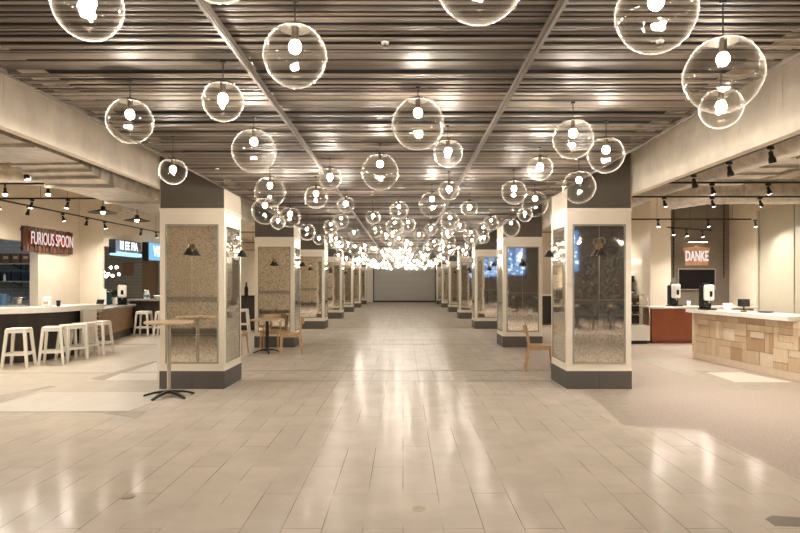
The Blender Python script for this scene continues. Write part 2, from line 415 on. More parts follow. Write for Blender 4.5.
def at(px, py, Y):
    return Vector(((px - 403) / FP * Y, Y, H - (py - 282) / FP * Y))


def fl(px, py):
    Y = FP * H / (py - 282)
    return ((px - 403) / FP * Y, Y)


# ---------------------------------------------------------------- setting
XL0, XL1 = -3.53, -2.585      # left columns
XR0, XR1 = 2.365, 3.32        # right columns
CY = [8.98 + 5.74 * k for k in range(7)]
YB, YE = -8.0, 48.0           # rear wall, far end
WL, WR = -8.8, 9.47

# floor
b = MB(); b.add([(-13, YB, 0), (3.1, YB, 0), (3.1, 6.5, 0), (2.5, 6.62, 0), (2.5, YE + .2, 0), (-3.3, YE + .2, 0), (-3.3, 7.42, 0), (-13, 7.42, 0)], [(0, 1, 2, 3, 4, 5, 6, 7)])
struct('floor', b, M['tile'])
b = MB(); b.add([(3.1, YB, 0), (13, YB, 0), (13, YE + .2, 0), (2.5, YE + .2, 0), (2.5, 6.62, 0), (3.1, 6.5, 0)], [(0, 1, 2, 3, 4, 5)])
struct('floor_right', b, M['terrazzo'])
b = MB(); b.add([(-13, 7.42, 0), (-3.3, 7.42, 0), (-3.3, YE + .2, 0), (-13, YE + .2, 0)], [(0, 1, 2, 3)])
struct('floor_left', b, M['concrete_floor'])


def patch(name, pts, m, z=.002):
    w = [fl(*p) for p in pts]
    b = MB(); b.prism(w, -.02, z); return struct(name, b, m)

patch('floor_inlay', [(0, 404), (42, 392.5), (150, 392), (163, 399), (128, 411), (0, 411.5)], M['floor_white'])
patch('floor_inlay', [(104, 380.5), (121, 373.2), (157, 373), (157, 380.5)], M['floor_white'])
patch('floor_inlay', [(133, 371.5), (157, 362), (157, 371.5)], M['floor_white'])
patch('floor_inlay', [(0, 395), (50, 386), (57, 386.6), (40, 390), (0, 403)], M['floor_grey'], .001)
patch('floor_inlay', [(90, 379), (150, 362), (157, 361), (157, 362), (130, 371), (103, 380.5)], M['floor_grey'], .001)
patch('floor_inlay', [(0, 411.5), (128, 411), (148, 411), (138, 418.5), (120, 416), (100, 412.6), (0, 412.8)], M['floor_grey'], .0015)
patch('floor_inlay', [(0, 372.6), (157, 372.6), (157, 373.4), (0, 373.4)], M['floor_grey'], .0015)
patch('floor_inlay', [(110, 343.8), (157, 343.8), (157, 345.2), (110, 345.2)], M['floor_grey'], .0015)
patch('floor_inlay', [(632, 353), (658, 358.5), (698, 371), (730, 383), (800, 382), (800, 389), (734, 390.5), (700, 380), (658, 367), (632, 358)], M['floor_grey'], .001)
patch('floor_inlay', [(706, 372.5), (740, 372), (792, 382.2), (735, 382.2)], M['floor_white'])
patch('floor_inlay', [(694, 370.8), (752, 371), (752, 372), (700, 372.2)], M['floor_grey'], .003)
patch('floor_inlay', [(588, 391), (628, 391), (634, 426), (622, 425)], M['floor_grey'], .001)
patch('floor_inlay', [(765, 519), (772, 515.5), (800, 517.5), (800, 527), (775, 526)], M['joint'], .001)
for k in range(3):
    for d in (.74, 1.88):
        b = MB(); b.box(-3.3, 2.5, CY[k] + d - .022, CY[k] + d + .022, -.01, .0012); struct('floor_joint', b, M['joint'])


def ring(b, c, r0, r1, z, n=24):
    vs = [(c[0] + r * math.cos(2 * PI * k / n), c[1] + r * math.sin(2 * PI * k / n), z) for r in (r0, r1) for k in range(n)]
    b.add(vs, [(k, n + k, n + (k + 1) % n, (k + 1) % n) for k in range(n)])

for (px, py), lab in (((419, 509), 'round brass floor box cover in the middle of the tiled aisle'), ((128, 497), 'round brass floor box cover on the left of the tiled aisle')):
    c = fl(px, py)
    t = thing('floor_outlet', lab, 'floor outlet', (c[0], c[1], 0.0005), 0, 'floor outlets')
    b = MB(); ring(b, (0, 0), .034, .05, .003); b.lathe([(.05, 0), (.05, .003)], 24); b.build('rim', M['brass'], t)
    b = MB(); b.disc(.034, .002); b.build('lid', M['floor_grey'], t)

# slatted ceiling
b = MB(); y = YB + .3
while y < YE:
    if 9.66 < y < 9.9: y = 9.9
    fine = R.random() < .55
    for q in range(R.randint(5, 9) if fine else R.randint(3, 6)):
        w = R.uniform(.014, .024) if fine else R.uniform(.045, .10)
        if y > 22: w *= 1.8
        g = R.uniform(.024, .042) if fine else R.uniform(.014, .028)
        z = CEIL + (R.uniform(-.012, .004) if fine else R.uniform(-.004, .03))
        b.box(XL1 + .012, XR0 - .012, y, y + w, z, z + .008)
        y += w + g
struct('ceiling', b, M['slat'])
b = MB(); b.box(XL1 + .012, XR0 - .012, YB, YE, CEIL + .16, CEIL + .18); struct('ceiling_void_shade', b, M['plenum'])  # near-black sheet: darkness of the void above the slats, put into the colour
b = MB(); b.box(-13, 13, YB, YE + .2, DECK, DECK + .2); struct('ceiling_deck', b, M['deck'])
for x, nm in ((XL1 + .005, 'trim_6'), (XR0 - .011, 'trim_7')):
    b = MB(); b.box(x, x + .006, YB, YE, CEIL - .016, CEIL + .05); struct(nm, b, M['edge_trim'])
for x, nm in ((-.955, 'left'), (.757, 'right')):
    b = MB(); b.box(x - .016, x + .016, YB + .3, YE, CEIL - .05, CEIL - .013)
    b.box(x - .008, x + .008, YB + .3, YE, CEIL - .056, CEIL - .05)
    struct('trim_1' if nm == 'left' else 'trim_2', b, M['rail_metal'])
b = MB(); b.tube([(XL1 + .05, 9.78, CEIL + .04), (XR0 - .05, 9.78, CEIL + .04)], .035, 12)
tag(b.build('hanging_pipe', M['black_metal']), 'dark pipe crossing under the slatted ceiling between the nearest columns', 'pipe')
# sprinkler heads
for i, (px, py) in enumerate(((385, 47), (660, 46), (217, 171))):
    Y = FP * (CEIL - .04 - H) / (282 - py); p = at(px, py, Y)
    t = thing('hanging_sprinkler', ['small pale sprinkler head near the middle of the ceiling', 'small pale sprinkler head near the right ceiling edge', 'small pale sprinkler head near the left columns'][i], 'sprinkler', (p.x, p.y, CEIL - .012))
    b = MB(); b.cyl(.022, -.008, 0, 12); b.build('flange', M['cup'], t)
    b = MB(); b.cyl(.007, -.03, -.008, 8); b.cyl(.016, -.034, -.030, 10); b.build('deflector', M['chrome'], t)

# beams beside the ceiling
def beam(name, x0, x1, z0):
    b = MB(); b.box(x0, x1, YB, YE, z0, DECK - .002)
    s = 1 if x0 > 0 else -1
    xf = x0 if s > 0 else x1
    # vertical board joints and old patches on the aisle face
    for i in range(16):
        yy = 3.2 + i * .58 + R.uniform(-.1, .1)
        a0, a1 = (xf - .004, xf) if s > 0 else (xf, xf + .004)
        b.box(a0, a1, yy, yy + .012, 3.0 + R.random() * .1, 3.3 + R.random() * .3)
    return struct(name, b, M['beam'])
beam('beam_right', XR1 + .012, XR1 + .11, 2.83)
beam('beam_left', XL0 - .11, XL0 - .012, 2.93)

# side walls
b = MB()
b.box(WL - .2, WL, YB, 12.2, 0, DECK); b.box(WL - .2, WL, 12.2, 14.95, 2.5, DECK); b.box(WL - .2, WL, 14.95, 17.3, 0, DECK)
b.box(WL - .2, WL, 17.3, 23.2, 2.62, DECK); b.box(WL - .2, WL, 23.2, YE, 0, DECK)
struct('wall_left', b, M['plaster'])
b = MB(); b.box(WR, WR + .2, YB, YE, 0, DECK); struct('wall_right', b, M['plaster'])
b = MB(); b.box(-13, 13, YB - .2, YB, 0, DECK); struct('wall_rear', b, M['dark_paint'])
# far end wall with the roller shutter
sx0, sx1, sz = -2.32, 2.55, 2.87
b = MB(); b.box(-13, sx0, YE, YE + .2, 0, DECK); b.box(sx1, 13, YE, YE + .2, 0, DECK); b.box(sx0, sx1, YE, YE + .2, sz, DECK)
struct('wall_end', b, M['white_paint'])
b = MB(); n = 30
for i in range(n):
    z0 = .1 + (sz - .1) * i / n; z1 = .1 + (sz - .1) * (i + 1) / n
    b.add([(sx0, YE + .1, z0), (sx1, YE + .1, z0), (sx1, YE + .075, (z0 + z1) / 2), (sx0, YE + .075, (z0 + z1) / 2), (sx1, YE + .1, z1), (sx0, YE + .1, z1)], [(0, 1, 2, 3), (3, 2, 4, 5)])
sh = struct('door_1', b, M['shutter'])
b = MB(); b.box(sx0, sx1, YE + .05, YE + .11, 0, .1); b.build('bottom_rail', M['black_metal'], sh)
for x in (sx0, sx1 - .08):
    b = MB(); b.box(x, x + .08, YE + .03, YE + .12, 0, sz); b.build('guide_rail', M['black_metal'], sh)

# kitchen behind the left counter (opening in wall_left) and the blue-sign stall
def lshell(name, x0, x1, y0, y1, m):
    b = MB(); b.box(x0 - .1, x0, y0 - .1, y1 + .1, 0, DECK); b.box(x0, x1, y1, y1 + .1, 0, DECK); b.box(x0, x1, y0 - .1, y0, 0, DECK)
    return struct(name, b, m)
lshell('wall_kitchen', -12.4, WL - .2, 11.6, 16.9, M['kitchen_tile'])
lshell('wall_stall', -12.4, WL - .2, 17.4, 23.6, M['grey_wall'])
# pilaster by the kitchen
b = MB(); b.box(WL, -8.18, 16.9, 16.98, 0, DECK)
b.box(-8.70, -8.28, 16.885, 16.9, .35, 2.95); b.box(-8.66, -8.32, 16.875, 16.885, .40, 2.9)
struct('trim_3', b, M['white_paint'])

# right: the taupe sign wall, white pillar and partition panel
b = MB(); b.box(7.45, WR, 18.0, 18.2, 0, DECK); struct('wall_taupe', b, M['danke_wall'])
b = MB(); b.box(6.98, 7.56, 17.5, 18.1, 0, DECK); b.box(6.95, 7.59, 17.47, 18.13, 0, .12)
struct('trim_4', b, M['white_paint'])
b = MB(); b.box(4.2, 7.45, 24, 24.2, 0, DECK); b.box(7.4, 7.5, 18.2, 24.2, 0, DECK); struct('wall_service', b, M['white_paint'])
b = MB(); b.box(9.40, WR, 9.0, 16.4, .0, 3.45); b.box(9.38, 9.40, 14.88, 14.95, 0, 3.45); b.box(9.36, WR, 16.34, 16.42, 0, 3.45)
struct('wall_partition', b, M['green_panel'])
# rear-left block whose pale face the left mirrors show
b = MB(); b.box(-7.6, -4.15, .2, .5, .26, DECK); struct('wall_block', b, M['plaster'])
b = MB(); b.box(-7.62, -4.13, .48, .52, 0, .26); struct('baseboard_block', b, M['dark_paint'])
b = MB(); b.box(-7.6, -4.15, .5, .506, .98, 1.14); struct('trim_5', b, M['grey_top'])
# dusk window in the rear wall, right of the aisle
b = MB(); b.box(4.6, 7.45, YB, YB + .02, 1.95, 3.7); w = struct('window_1', b, M['window_blue'])
b = MB()
for x in (4.6, 5.3, 6.0, 6.7, 7.39): b.box(x, x + .05, YB + .02, YB + .06, 1.95, 3.7)
for z in (1.93, 3.1, 3.68): b.box(4.6, 7.45, YB + .02, YB + .06, z, z + .05)
b.build('window_frame', M['black_metal'], w)
b = MB()
for i in range(70):
    x = R.uniform(4.7, 7.35); z = R.uniform(2.0, 3.6); b.box(x, x + .05, YB + .02, YB + .025, z, z + .08)
b.build('pane', M['window_dot'], w)

# ---------------------------------------------------------------- columns
def make_column(name, label):
    t = thing(name, label, 'column', (0, 0, 0), 0, 'mirrored columns')
    h = .4725
    b = MB(); b.box(-h, h, -h, h, 0, .26); b.build('plinth', M['plinth'], t)
    b = MB(); c = h - .006; b.box(-c, c, -c, c, .26, 2.62); b.box(-h - .004, h + .004, -h - .004, h + .004, 2.585, 2.62)
    b.box(-h, h, -h, h, .26, .285)
    b.build('casing', M['white_paint'], t)
    b = MB(); b.box(-c + .006, c - .006, -c + .006, c - .006, 2.62, DECK); b.build('upper_shaft', M['dark_paint'], t)
    b = MB()
    for s in (-1, 1): b.box(min(s * c, s * (c - .006)), max(s * c, s * (c - .006)), -c + .006, c - .006, 2.62, DECK)
    b.build('shaft_side', M['pale_side'], t)  # thin pale faces on two sides of the dark shaft
    for f in range(4):
        Rz = Matrix.Rotation(f * PI / 2, 4, 'Z')
        b = MB(); b.T = Rz; w = .362; z0, z1 = .39, 2.365; d = c + .002
        zs = [z0, z0 + .4, z0 + .9, z1]
        for x0, x1 in ((-w, 0), (0, w)):
            for q in range(3):
                g = .0012
                tilt = .002 * (1 if x0 < 0 else -1)
                b.add([(x0 + g, -d, zs[q] + g), (x1 - g, -d - .0004, zs[q] + g), (x1 - g, -d, zs[q + 1] - g), (x0 + g, -d - .0004, zs[q + 1] - g)], [(0, 1, 2, 3)])
        mir = b.build('mirror_panel', M['mirror'], t)
        b = MB(); b.T = Rz
        for x0, x1, a0, a1 in ((-w - .022, -w, z0 - .022, z1 + .022), (w, w + .022, z0 - .022, z1 + .022), (-w, w, z0 - .022, z0), (-w, w, z1, z1 + .022)):
            b.box(x0, x1, -d - .008, -d + .004, a0, a1)
        b.build('bevel_frame', M['bevel'], mir)
    return t

def make_sconce(name, label):
    t = thing(name, label, 'wall lamp', (0, 0, 0), 0, 'wall lamps on the columns')   # wall at y=0, sticks out to -y
    b = MB(); b.T = Matrix.Rotation(PI / 2, 4, 'X'); b.cyl(.045, 0, .015, 18); b.build('wall_plate', M['brass'], t)
    b = MB(); b.tube([(0, -.012, 0), (0, -.06, .035), (0, -.10, .045), (0, -.13, .02), (0, -.135, -.03)], .008, 8); b.build('arm', M['brass'], t)
    b = MB(); prof = [(.058 * math.sin(a), .075 - .058 * math.cos(a)) for a in [PI * i / 10 for i in range(1, 11)]]
    b.lathe(prof, 16, (0, -.10)); b.build('glass_globe', M['globe'], t)
    b = MB(); b.lathe([(.085, -.125), (.06, -.085), (.03, -.04), (.022, -.025), (.0, -.022)], 18, (0, -.135))
    b.lathe([(.083, -.124), (.058, -.086), (.028, -.043), (0, -.04)], 18, (0, -.135)); b.build('shade', M['black_metal'], t)
    b = MB(); b.ball((0, -.135, -.098), .024, 10, 6); b.build('bulb', M['smallbulb'], t)
    return t

nth = ['nearest', 'second', 'third', 'fourth', 'fifth', 'sixth', 'farthest']
c0 = s0 = None
for k, y in enumerate(CY):
    for side, xc in (('left', (XL0 + XL1) / 2), ('right', (XR0 + XR1) / 2)):
        who = nth[k] + (' ' if k in (0, 6) else ' nearest ')
        lab = f'{nth[k]} white mirror-clad column {"from the camera " if 0 < k < 6 else ""}in the row on the {side} of the aisle'
        loc = (xc, y + .4725, 0)
        if c0 is None:
            c0 = make_column('mirrored_column', lab); c0.location = loc; c = c0
        else: c = dup(c0, loc, 0, lab)
        if k < 6:
            for face in ('front', 'aisle'):
                lab2 = f'small dark-shaded wall lamp on the {"front" if face == "front" else "aisle-side"} mirror of the {nth[k]} {side} column'
                if face == 'front': lc = (xc, y + .004, 2.06); rz = 0
                elif side == 'left': lc = (XL1 - .004, y + .4725, 2.06); rz = PI / 2
                else: lc = (XR0 + .004, y + .4725, 2.06); rz = -PI / 2
                if s0 is None:
                    s0 = make_sconce('wall_sconce', lab2); s0.location = lc; s0.rotation_euler = (0, 0, rz)
                else: dup(s0, lc, rz, lab2)

# ---------------------------------------------------------------- globe pendants
def make_globe(d, hi=True):
    """origin at the ceiling; everything hangs below; the cord is scaled to its length."""
    t = thing('globe_pendant', 'x', 'pendant lamp')
    r = d / 2; n = 40 if hi else 18; m = 20 if hi else 10
    a0 = math.asin(min(.9, .072 / r))
    b = MB(); prof = []
    for i in range(m + 1):
        a = PI - (PI - a0) * i / m
        prof.append((max(.0005, r * math.sin(a) * (1 + .012 * math.sin(5 * a))), r * math.cos(a)))
    b.lathe(prof, n)
    g = b.build('glass_globe', M['globe' if hi else 'globe_far'], t)
    zc = r * math.cos(a0)
    b = MB(); b.lathe([(.074, zc - .006), (.074, zc + .003), (.05, zc + .012), (.010, zc + .022), (.006, zc + .03)], 16 if hi else 8)
    b.disc(.073, zc - .006, 16 if hi else 8, (0, 0), True)
    b.build('cap', M['chrome'], t)
    zs = zc - .006
    b = MB(); b.cyl(.018, zs - .055, zs, 12 if hi else 6); b.build('socket', M['socket'], t)
    b = MB(); br = .029 if hi else .0185
    b.ball((0, 0, zs - .055 - br * .95), br, 12 if hi else 8, 8 if hi else 5, 1, 1, 1.12); b.build('bulb', M['bulb' if hi else 'bulb_far'], t)
    b = MB(); b.lathe([(.0035, 0), (.0035, 1)], 6); cd = b.build('cord', M['dark_cord'], t, (0, 0, zc + .025))
    b = MB(); b.lathe([(.018, -.012), (.018, 0)], 10 if hi else 6); b.disc(.018, -.012, 14 if hi else 8, (0, 0), True); b.build('canopy', M['black_metal'], t)
    return t

PROTO = {}
def place_globe(X, Y, zc, d, label, group=None):
    hi = Y < 9.5
    k = (d, hi)
    if k not in PROTO: PROTO[k] = make_globe(d, hi); o = PROTO[k]; first = True
    else: o = copy_tree(PROTO[k])
    r = d / 2; top = r * math.cos(math.asin(min(.9, .072 / r))) + .025
    o.location = (X, Y, zc)
    for ch in o.children:
        if ch.name.startswith('cord'): ch.scale = (1, 1, max(.02, CEIL - .012 - zc - top))
        if ch.name.startswith('canopy'): ch.location = (0, 0, CEIL - .012 - zc)
    o['label'] = label
    if group: o['group'] = group
    else: o['group'] = 'globe pendants'
    return o

near = [
 (88, 6, 67, .25, 'clear glass globe pendant at the upper left, cut by the top edge'),
 (480, -24, 93, .30, 'clear glass globe pendant cut by the top edge right of centre'),
 (656, 13, 79, .30, 'clear glass globe pendant cut by the top edge at the upper right'),
 (723, 75, 75, .36, 'largest clear glass globe pendant at the upper right by the beam'),
 (721, 108, 41, .25, 'small clear globe pendant seen through the bottom of the big one by the right beam'),
 (295, 56, 63, .30, 'large clear glass globe pendant beside the left ceiling rail'),
 (223, 101, 41, .25, 'small clear globe pendant left of the left ceiling rail'),
 (130, 121, 45, .30, 'clear globe pendant nearest the left beam'),
 (418, 124, 52, .36, 'big clear glass globe pendant in the middle of the aisle ceiling'),
 (254, 151, 44, .36, 'clear globe pendant above the nearest left column, low reflection inside'),
 (573, 139, 40, .30, 'clear globe pendant above the nearest right column, higher of the pair'),
 (606, 155, 36, .30, 'clear globe pendant overlapping the dark top of the nearest right column'),
 (579, 187, 33, .36, 'clear globe pendant hanging below the pair at the right column'),
 (173, 171, 27, .25, 'small clear globe pendant in front of the nearest left dark column top'),
 (380, 172, 37, .36, 'clear globe pendant just left below the central big one'),
 (448, 153, 29, .25, 'small clear globe pendant just right below the central big one'),
 (330, 178, 23, .25, 'small clear globe pendant touching the left ceiling rail'),
 (540, 168, 25, .25, 'small clear globe pendant left below the pair at the right column'),
 (514, 192, 25, .30, 'clear globe pendant third along from the right column top'),
 (316, 197, 23.5, .30, 'clear globe pendant right of the overlapping pair by the left column'),
 (270, 192, 31, .36, 'clear globe pendant, upper one of the overlapping pair by the left column'),
 (265, 211, 27, .36, 'clear globe pendant, lower one of the overlapping pair by the left column'),
]
mid = [(278, 222, 15, .25), (290, 217, 21, .30), (307, 232, 17, .30), (346, 204.5, 17, .25), (341, 221, 16, .30), (331, 227, 15, .30), (331, 237, 14, .25),
 (373, 217, 15, .25), (399, 210, 19, .30), (408, 224, 15, .30), (395, 227, 18.5, .36), (432, 204.5, 26, .36), (449, 190, 20.5, .25), (469.5, 208, 16.5, .25),
 (450, 221, 19, .30), (460, 226, 12.5, .25), (447, 233, 12, .25), (491, 223, 15.5, .30), (483, 230, 14, .30), (484, 238, 11.5, .25), (471, 236, 15.5, .36),
 (511, 227.5, 18.5, .36), (525, 214.5, 15, .25), (535, 204, 26, .36), (431, 229, 13, .25), (419, 235, 11, .25), (407, 242, 10, .25), (354, 233, 11, .25),
 (319, 239, 12, .25), (375, 231, 14, .30), (386, 237, 12, .30)]
placed = []
solid = []
def solve(cx, cy, dp, d):
    Y = d * FP / dp
    p = at(cx, cy, Y)
    zmax = CEIL - .06 - d / 2
    if p.z > zmax: p.z = zmax
    for q in range(40):     # never let two globes touch
        if all((p.x - a) ** 2 + (p.y - c) ** 2 + (p.z - e) ** 2 > (d / 2 + f / 2 + .02) ** 2 and (p.x - a) ** 2 + (p.y - c) ** 2 > .12 ** 2 for a, c, e, f in solid): break
        p.y *= 1.02; p.x *= 1.02; p.z = min(zmax, H + (p.z - H) * 1.02)
    solid.append((p.x, p.y, p.z, d))
    return p
for cx, cy, dp, d, lab in near:
    p = solve(cx, cy, dp, d); placed.append((p.x, p.y)); place_globe(p.x, p.y, p.z, d, lab)
for i, (cx, cy, dp, d) in enumerate(sorted(mid)):
    p = solve(cx, cy, dp, d); placed.append((p.x, p.y))
    place_globe(p.x, p.y, p.z, d, f'clear globe pendant, {ORD[i]} from the left among those between near lamps and far cluster')
n = 0; tries = 0
while n < 150 and tries < 20000:
    tries += 1
    Y = 14.2 + (YE - 1.2 - 14.2) * R.random() ** 1.35; X = R.uniform(-2.35, 2.1)
    if any((X - a) ** 2 + (Y - c) ** 2 < .36 ** 2 for a, c in placed): continue
    if 14 < Y < 17 and abs(X) < 2 and R.random() < .5: continue
    placed.append((X, Y)); n += 1
    d = R.choice((.25, .25, .30, .36))
    place_globe(X, Y, CEIL - .07 - d / 2 - R.choice((.0, .06, .12, .2, .26)), d, 'clear glass globe pendant in the dense far cluster over the aisle', 'globe pendants of the far cluster')
for X, Y in ((-1.7, 1.2), (-.2, .3), (1.5, .9), (-1.4, -1.6), (.6, -2.2), (1.8, -1.4), (-.6, 2.0)):  # unseen lamps added to light the foreground
    place_globe(X, Y, CEIL - .3, .30, 'added, unseen clear glass globe pendant behind the camera, lighting the foreground', 'added globe pendants behind the camera')

# ---------------------------------------------------------------- track lighting
def make_spot(name, label):
    """hangs from a rail at z=0; the beam points down and slightly to -y."""
    t = thing(name, label, 'spotlight', (0, 0, 0), 0, 'track spotlights')
    b = MB(); b.box(-.014, .014, -.04, .04, -.035, 0); b.build('adapter', M['black_metal'], t)
    b = MB(); b.tube([(0, 0, -.035), (0, 0, -.07)], .007, 8); b.build('arm', M['black_metal'], t)
    T = Matrix.Translation((0, 0, -.07)) @ Matrix.Rotation(-.27, 4, 'X')
    b = MB(); b.T = T; b.lathe([(.040, -.115), (.039, -.07), (.026, -.04), (.024, .014), (.0, .014)], 16); b.lathe([(.0385, -.114), (.036, -.08), (0, -.08)], 16)
    h = b.build('lamp_head', M['black_metal'], t)
    b = MB(); b.T = T; b.disc(.034, -.096, 16, (0, 0), True); b.build('lens', M['spotlit'], h)
    return t

sp0 = None
def spot(loc, rz, label):
    global sp0
    if sp0 is None: sp0 = make_spot('track_spotlight', label); sp0.location = loc; sp0.rotation_euler = (0, 0, rz); return sp0
    return dup(sp0, loc, rz, label)

def rail(p, q, label, rods=(.12, .5, .9)):
    b = MB(); b.bar(p, q, .036, .03)
    for f in rods:
        c = Vector(p).lerp(Vector(q), f); b.tube([c, (c.x, c.y, DECK - .004)], .004, 5)
    tag(b.build('track_rail', M['black_metal']), label, 'track rail', 'ceiling track rails')

RZ = 3.2
rail((-8.6, 10.4, RZ), (-5.25, 10.4, RZ), 'black track rail crossing the left zone, nearer of the two crossing ones', (.1, .45, .85))
rail((-8.6, 12.25, RZ), (-5.0, 12.25, RZ), 'black track rail crossing the left zone, farther one with the disc pendant', (.1, .4, .97))
rail((-5.36, 4.5, RZ), (-5.36, 10.35, RZ), 'black track rail running lengthwise under the left duct')
rail((-7.85, 8.0, 3.15), (-7.85, 21.0, 3.15), 'black track rail running lengthwise along the left stall signs')
rail((4.1, 10.3, RZ), (9.2, 10.3, RZ), 'black track rail crossing the right zone, nearest of the three crossing ones', (.02, .5, .97))
rail((4.0, 12.0, RZ), (9.2, 12.0, RZ), 'black track rail crossing the right zone, middle one')
rail((4.0, 15.5, 3.12), (8.7, 15.5, 3.12), 'black track rail crossing the right zone, farthest by the taupe wall')
rail((4.05, 3.5, 3.06), (4.05, 9.2, 3.06), 'black track rail running lengthwise behind the right beam')
rail((6.9, 16.2, 2.98), (8.6, 17.3, 2.98), 'short black track rail set at an angle before the taupe sign wall')
def on(px, Y): return (px - 403) / FP * Y
dn = RZ - .015
for i, px in enumerate((5, 48)): spot((on(px, 10.4), 10.4, dn), .6, f'black spotlight on the nearer crossing rail at left, {"outer" if i == 0 else "inner"} one')
for i, px in enumerate((32, 68)): spot((on(px, 12.25), 12.25, dn), -.5, f'black spotlight on the farther crossing rail at left, {"outer" if i == 0 else "inner one"}')
for i, yy in enumerate((5.6, 7.0, 8.8)): spot((-5.36, yy, dn), PI / 2, f'black spotlight on the lengthwise rail under the left duct, {ORD[i]} from the camera')
for i, yy in enumerate((10.2, 12.0, 13.0, 14.3, 15.4, 16.3, 18.6, 19.7)):
    spot((-7.85, yy, 3.135), (PI / 2 + .3) if i % 2 else -PI / 2, f'black spotlight on the rail along the left stall signs, {ORD[i]} from the camera')
for i, px in enumerate((712, 768)): spot((on(px, 10.3), 10.3, dn), 1.25, f'black spotlight on the nearest crossing rail at right, {"inner" if i == 0 else "outer"} one')
for i, px in enumerate((664, 712, 760)): spot((on(px, 12.0), 12.0, dn), 1.2, f'black spotlight on the middle crossing rail at right, {ORD[i]} from the aisle')
for i, px in enumerate((658, 708, 755)): spot((on(px, 15.5), 15.5, 3.105), .2, f'black spotlight on the farthest crossing rail at right, {ORD[i]} from the aisle')
for i, yy in enumerate((4.6, 6.83, 7.7, 8.64)): spot((4.05, yy, 3.045), 1.9, f'black spotlight on the rail behind the right beam, {ORD[i]} from the camera')
for i, f in enumerate((.12, .42, .78)): spot((6.9 + 1.7 * f, 16.2 + 1.1 * f, 2.965), .5, f'black spotlight aimed at the taupe sign wall, {ORD[i]} from the aisle')
# rails deeper in both zones, added unseen to light the side areas
for s, X0, X1 in (('left', -8.2, -4.4), ('right', 3.9, 6.9)):
    for k, yy in enumerate((20.5, 26, 32, 38)):
        rail((X0, yy, RZ), (X1, yy, RZ), f'added black track rail deep in the {s} zone, {ORD[k]} behind the second column')
        for i, f in enumerate((.2, .6, .9)):
            spot((X0 + (X1 - X0) * f, yy, dn), 0, f'added black spotlight on the {ORD[k]} deep rail of the {s} zone, {ORD[i]} from the left')

for s, X0, X1 in (('right', 4.4, 8.6), ('left', -8.2, -4.4)):  # unseen rails and spots added to light the zones behind the camera
    for k, yy in enumerate((-1.2, -4.8)):
        rail((X0, yy, RZ), (X1, yy, RZ), f'added, unseen black track rail behind the camera in the {s} zone, {"nearer" if k == 0 else "farther"} one')
        for i, f in enumerate((.15, .5, .85)):
            spot((X0 + (X1 - X0) * f, yy, dn), 0 if k == 0 else PI, f'added black spotlight on the {"nearer" if k == 0 else "farther"} rail behind the camera, {s} zone, {ORD[i]} one')


def disc_pendant(p, ztop, label):
    t = thing('disc_pendant', label, 'pendant lamp', p, 0, 'disc pendants in the left zone')
    b = MB(); b.lathe([(.28, 0), (.27, .012), (.12, .05), (.05, .075), (.045, .13), (0, .13)], 28); b.lathe([(.275, .002), (.12, .04), (0, .05)], 28); b.build('lamp_shade', M['black_metal'], t)
    b = MB(); b.ball((0, 0, .02), .04, 12, 8); b.build('bulb', M['pendlit'], t)
    b = MB(); b.tube([(0, 0, .12), (0, 0, ztop - p[2])], .008, 8); b.build('rod', M['black_metal'], t)
p = at(103, 213, 12.25); disc_pendant((p.x, 12.25, p.z), RZ - .02, 'dark disc-shaped pendant lamp hanging from the track rail, left of the pair')
p = at(137, 221, 13.6); disc_pendant((p.x, 13.6, p.z), DECK, 'dark disc-shaped pendant lamp nearer the white column, right of the pair')

# ---------------------------------------------------------------- ducts
def spiral(pts, r, step=.09):
    pts = [Vector(p) for p in pts]; out = []; rs = []
    for i in range(len(pts) - 1):
        L = (pts[i + 1] - pts[i]).length; n = max(2, int(L / step))
        for k in range(n):
            out.append(pts[i].lerp(pts[i + 1], k / n)); rs.append(r * (1.035 if len(out) % 2 else 1.0))
    out.append(pts[-1]); rs.append(r)
    return out, rs
def rounddact(pts, r, label, name='ventilation_duct'):
    q, rs = spiral(pts, r); b = MB(); b.tube(q, rs, 20)
    for p in (pts[0], pts[len(pts) // 2]):
        b.tube([(p[0], p[1], p[2] + r), (p[0], p[1], DECK - .004)], .006, 5)
    tag(b.build(name, M['steel']), label, 'duct', 'ventilation ducts')
rounddact([(6.0, 3.5, 3.6), (5.6, 7.6, 3.6), (5.4, 8.6, 3.5), (5.2, 10.0, 3.46), (5.05, 12.6, 3.46), (5.2, 14.5, 3.46), (4.6, 17, 3.46)], .21, 'round spiral steel duct bending down behind the right beam')
rounddact([(9.3, 13.4, 3.5), (7.4, 13.4, 3.5), (6.6, 13.5, 3.5), (5.9, 13.9, 3.42)], .26, 'fat round steel duct along the right zone ceiling by the partition')
rounddact([(-8.55, 11.2, 3.5), (-6.8, 11.2, 3.5), (-6.0, 11.6, 3.5), (-5.5, 13.0, 3.5), (-5.3, 14.2, 3.5)], .2, 'round steel duct crossing the left zone above the rails')
def rectduct(path, w, h, label):
    b = MB()
    for i in range(len(path) - 1):
        b.bar(path[i], path[i + 1], w, h)
        for f in ((0., .33, .66) if i else (0., .2, .4, .6, .8)):
            c = Vector(path[i]).lerp(Vector(path[i + 1]), f); d = (Vector(path[i + 1]) - Vector(path[i])).normalized() * .02
            b.bar(c - d, c + d, w + .07, h + .07)
    c = Vector(path[0]); b.tube([(c.x, c.y, c.z), (c.x, c.y, DECK - .004)], .006, 5)
    tag(b.build('ventilation_duct', M['steel']), label, 'duct', 'ventilation ducts')
rectduct([(-4.27, 2.0, 3.18), (-4.27, 7.5, 3.18), (-4.22, 8.1, 3.02), (-4.2, 13.0, 3.02)], .84, .42, 'wide flanged rectangular steel duct running beside the left beam')
rectduct([(-6.9, 15.4, 3.45), (-5.4, 15.4, 3.45)], .5, .3, 'short rectangular steel duct box behind the left disc pendants')
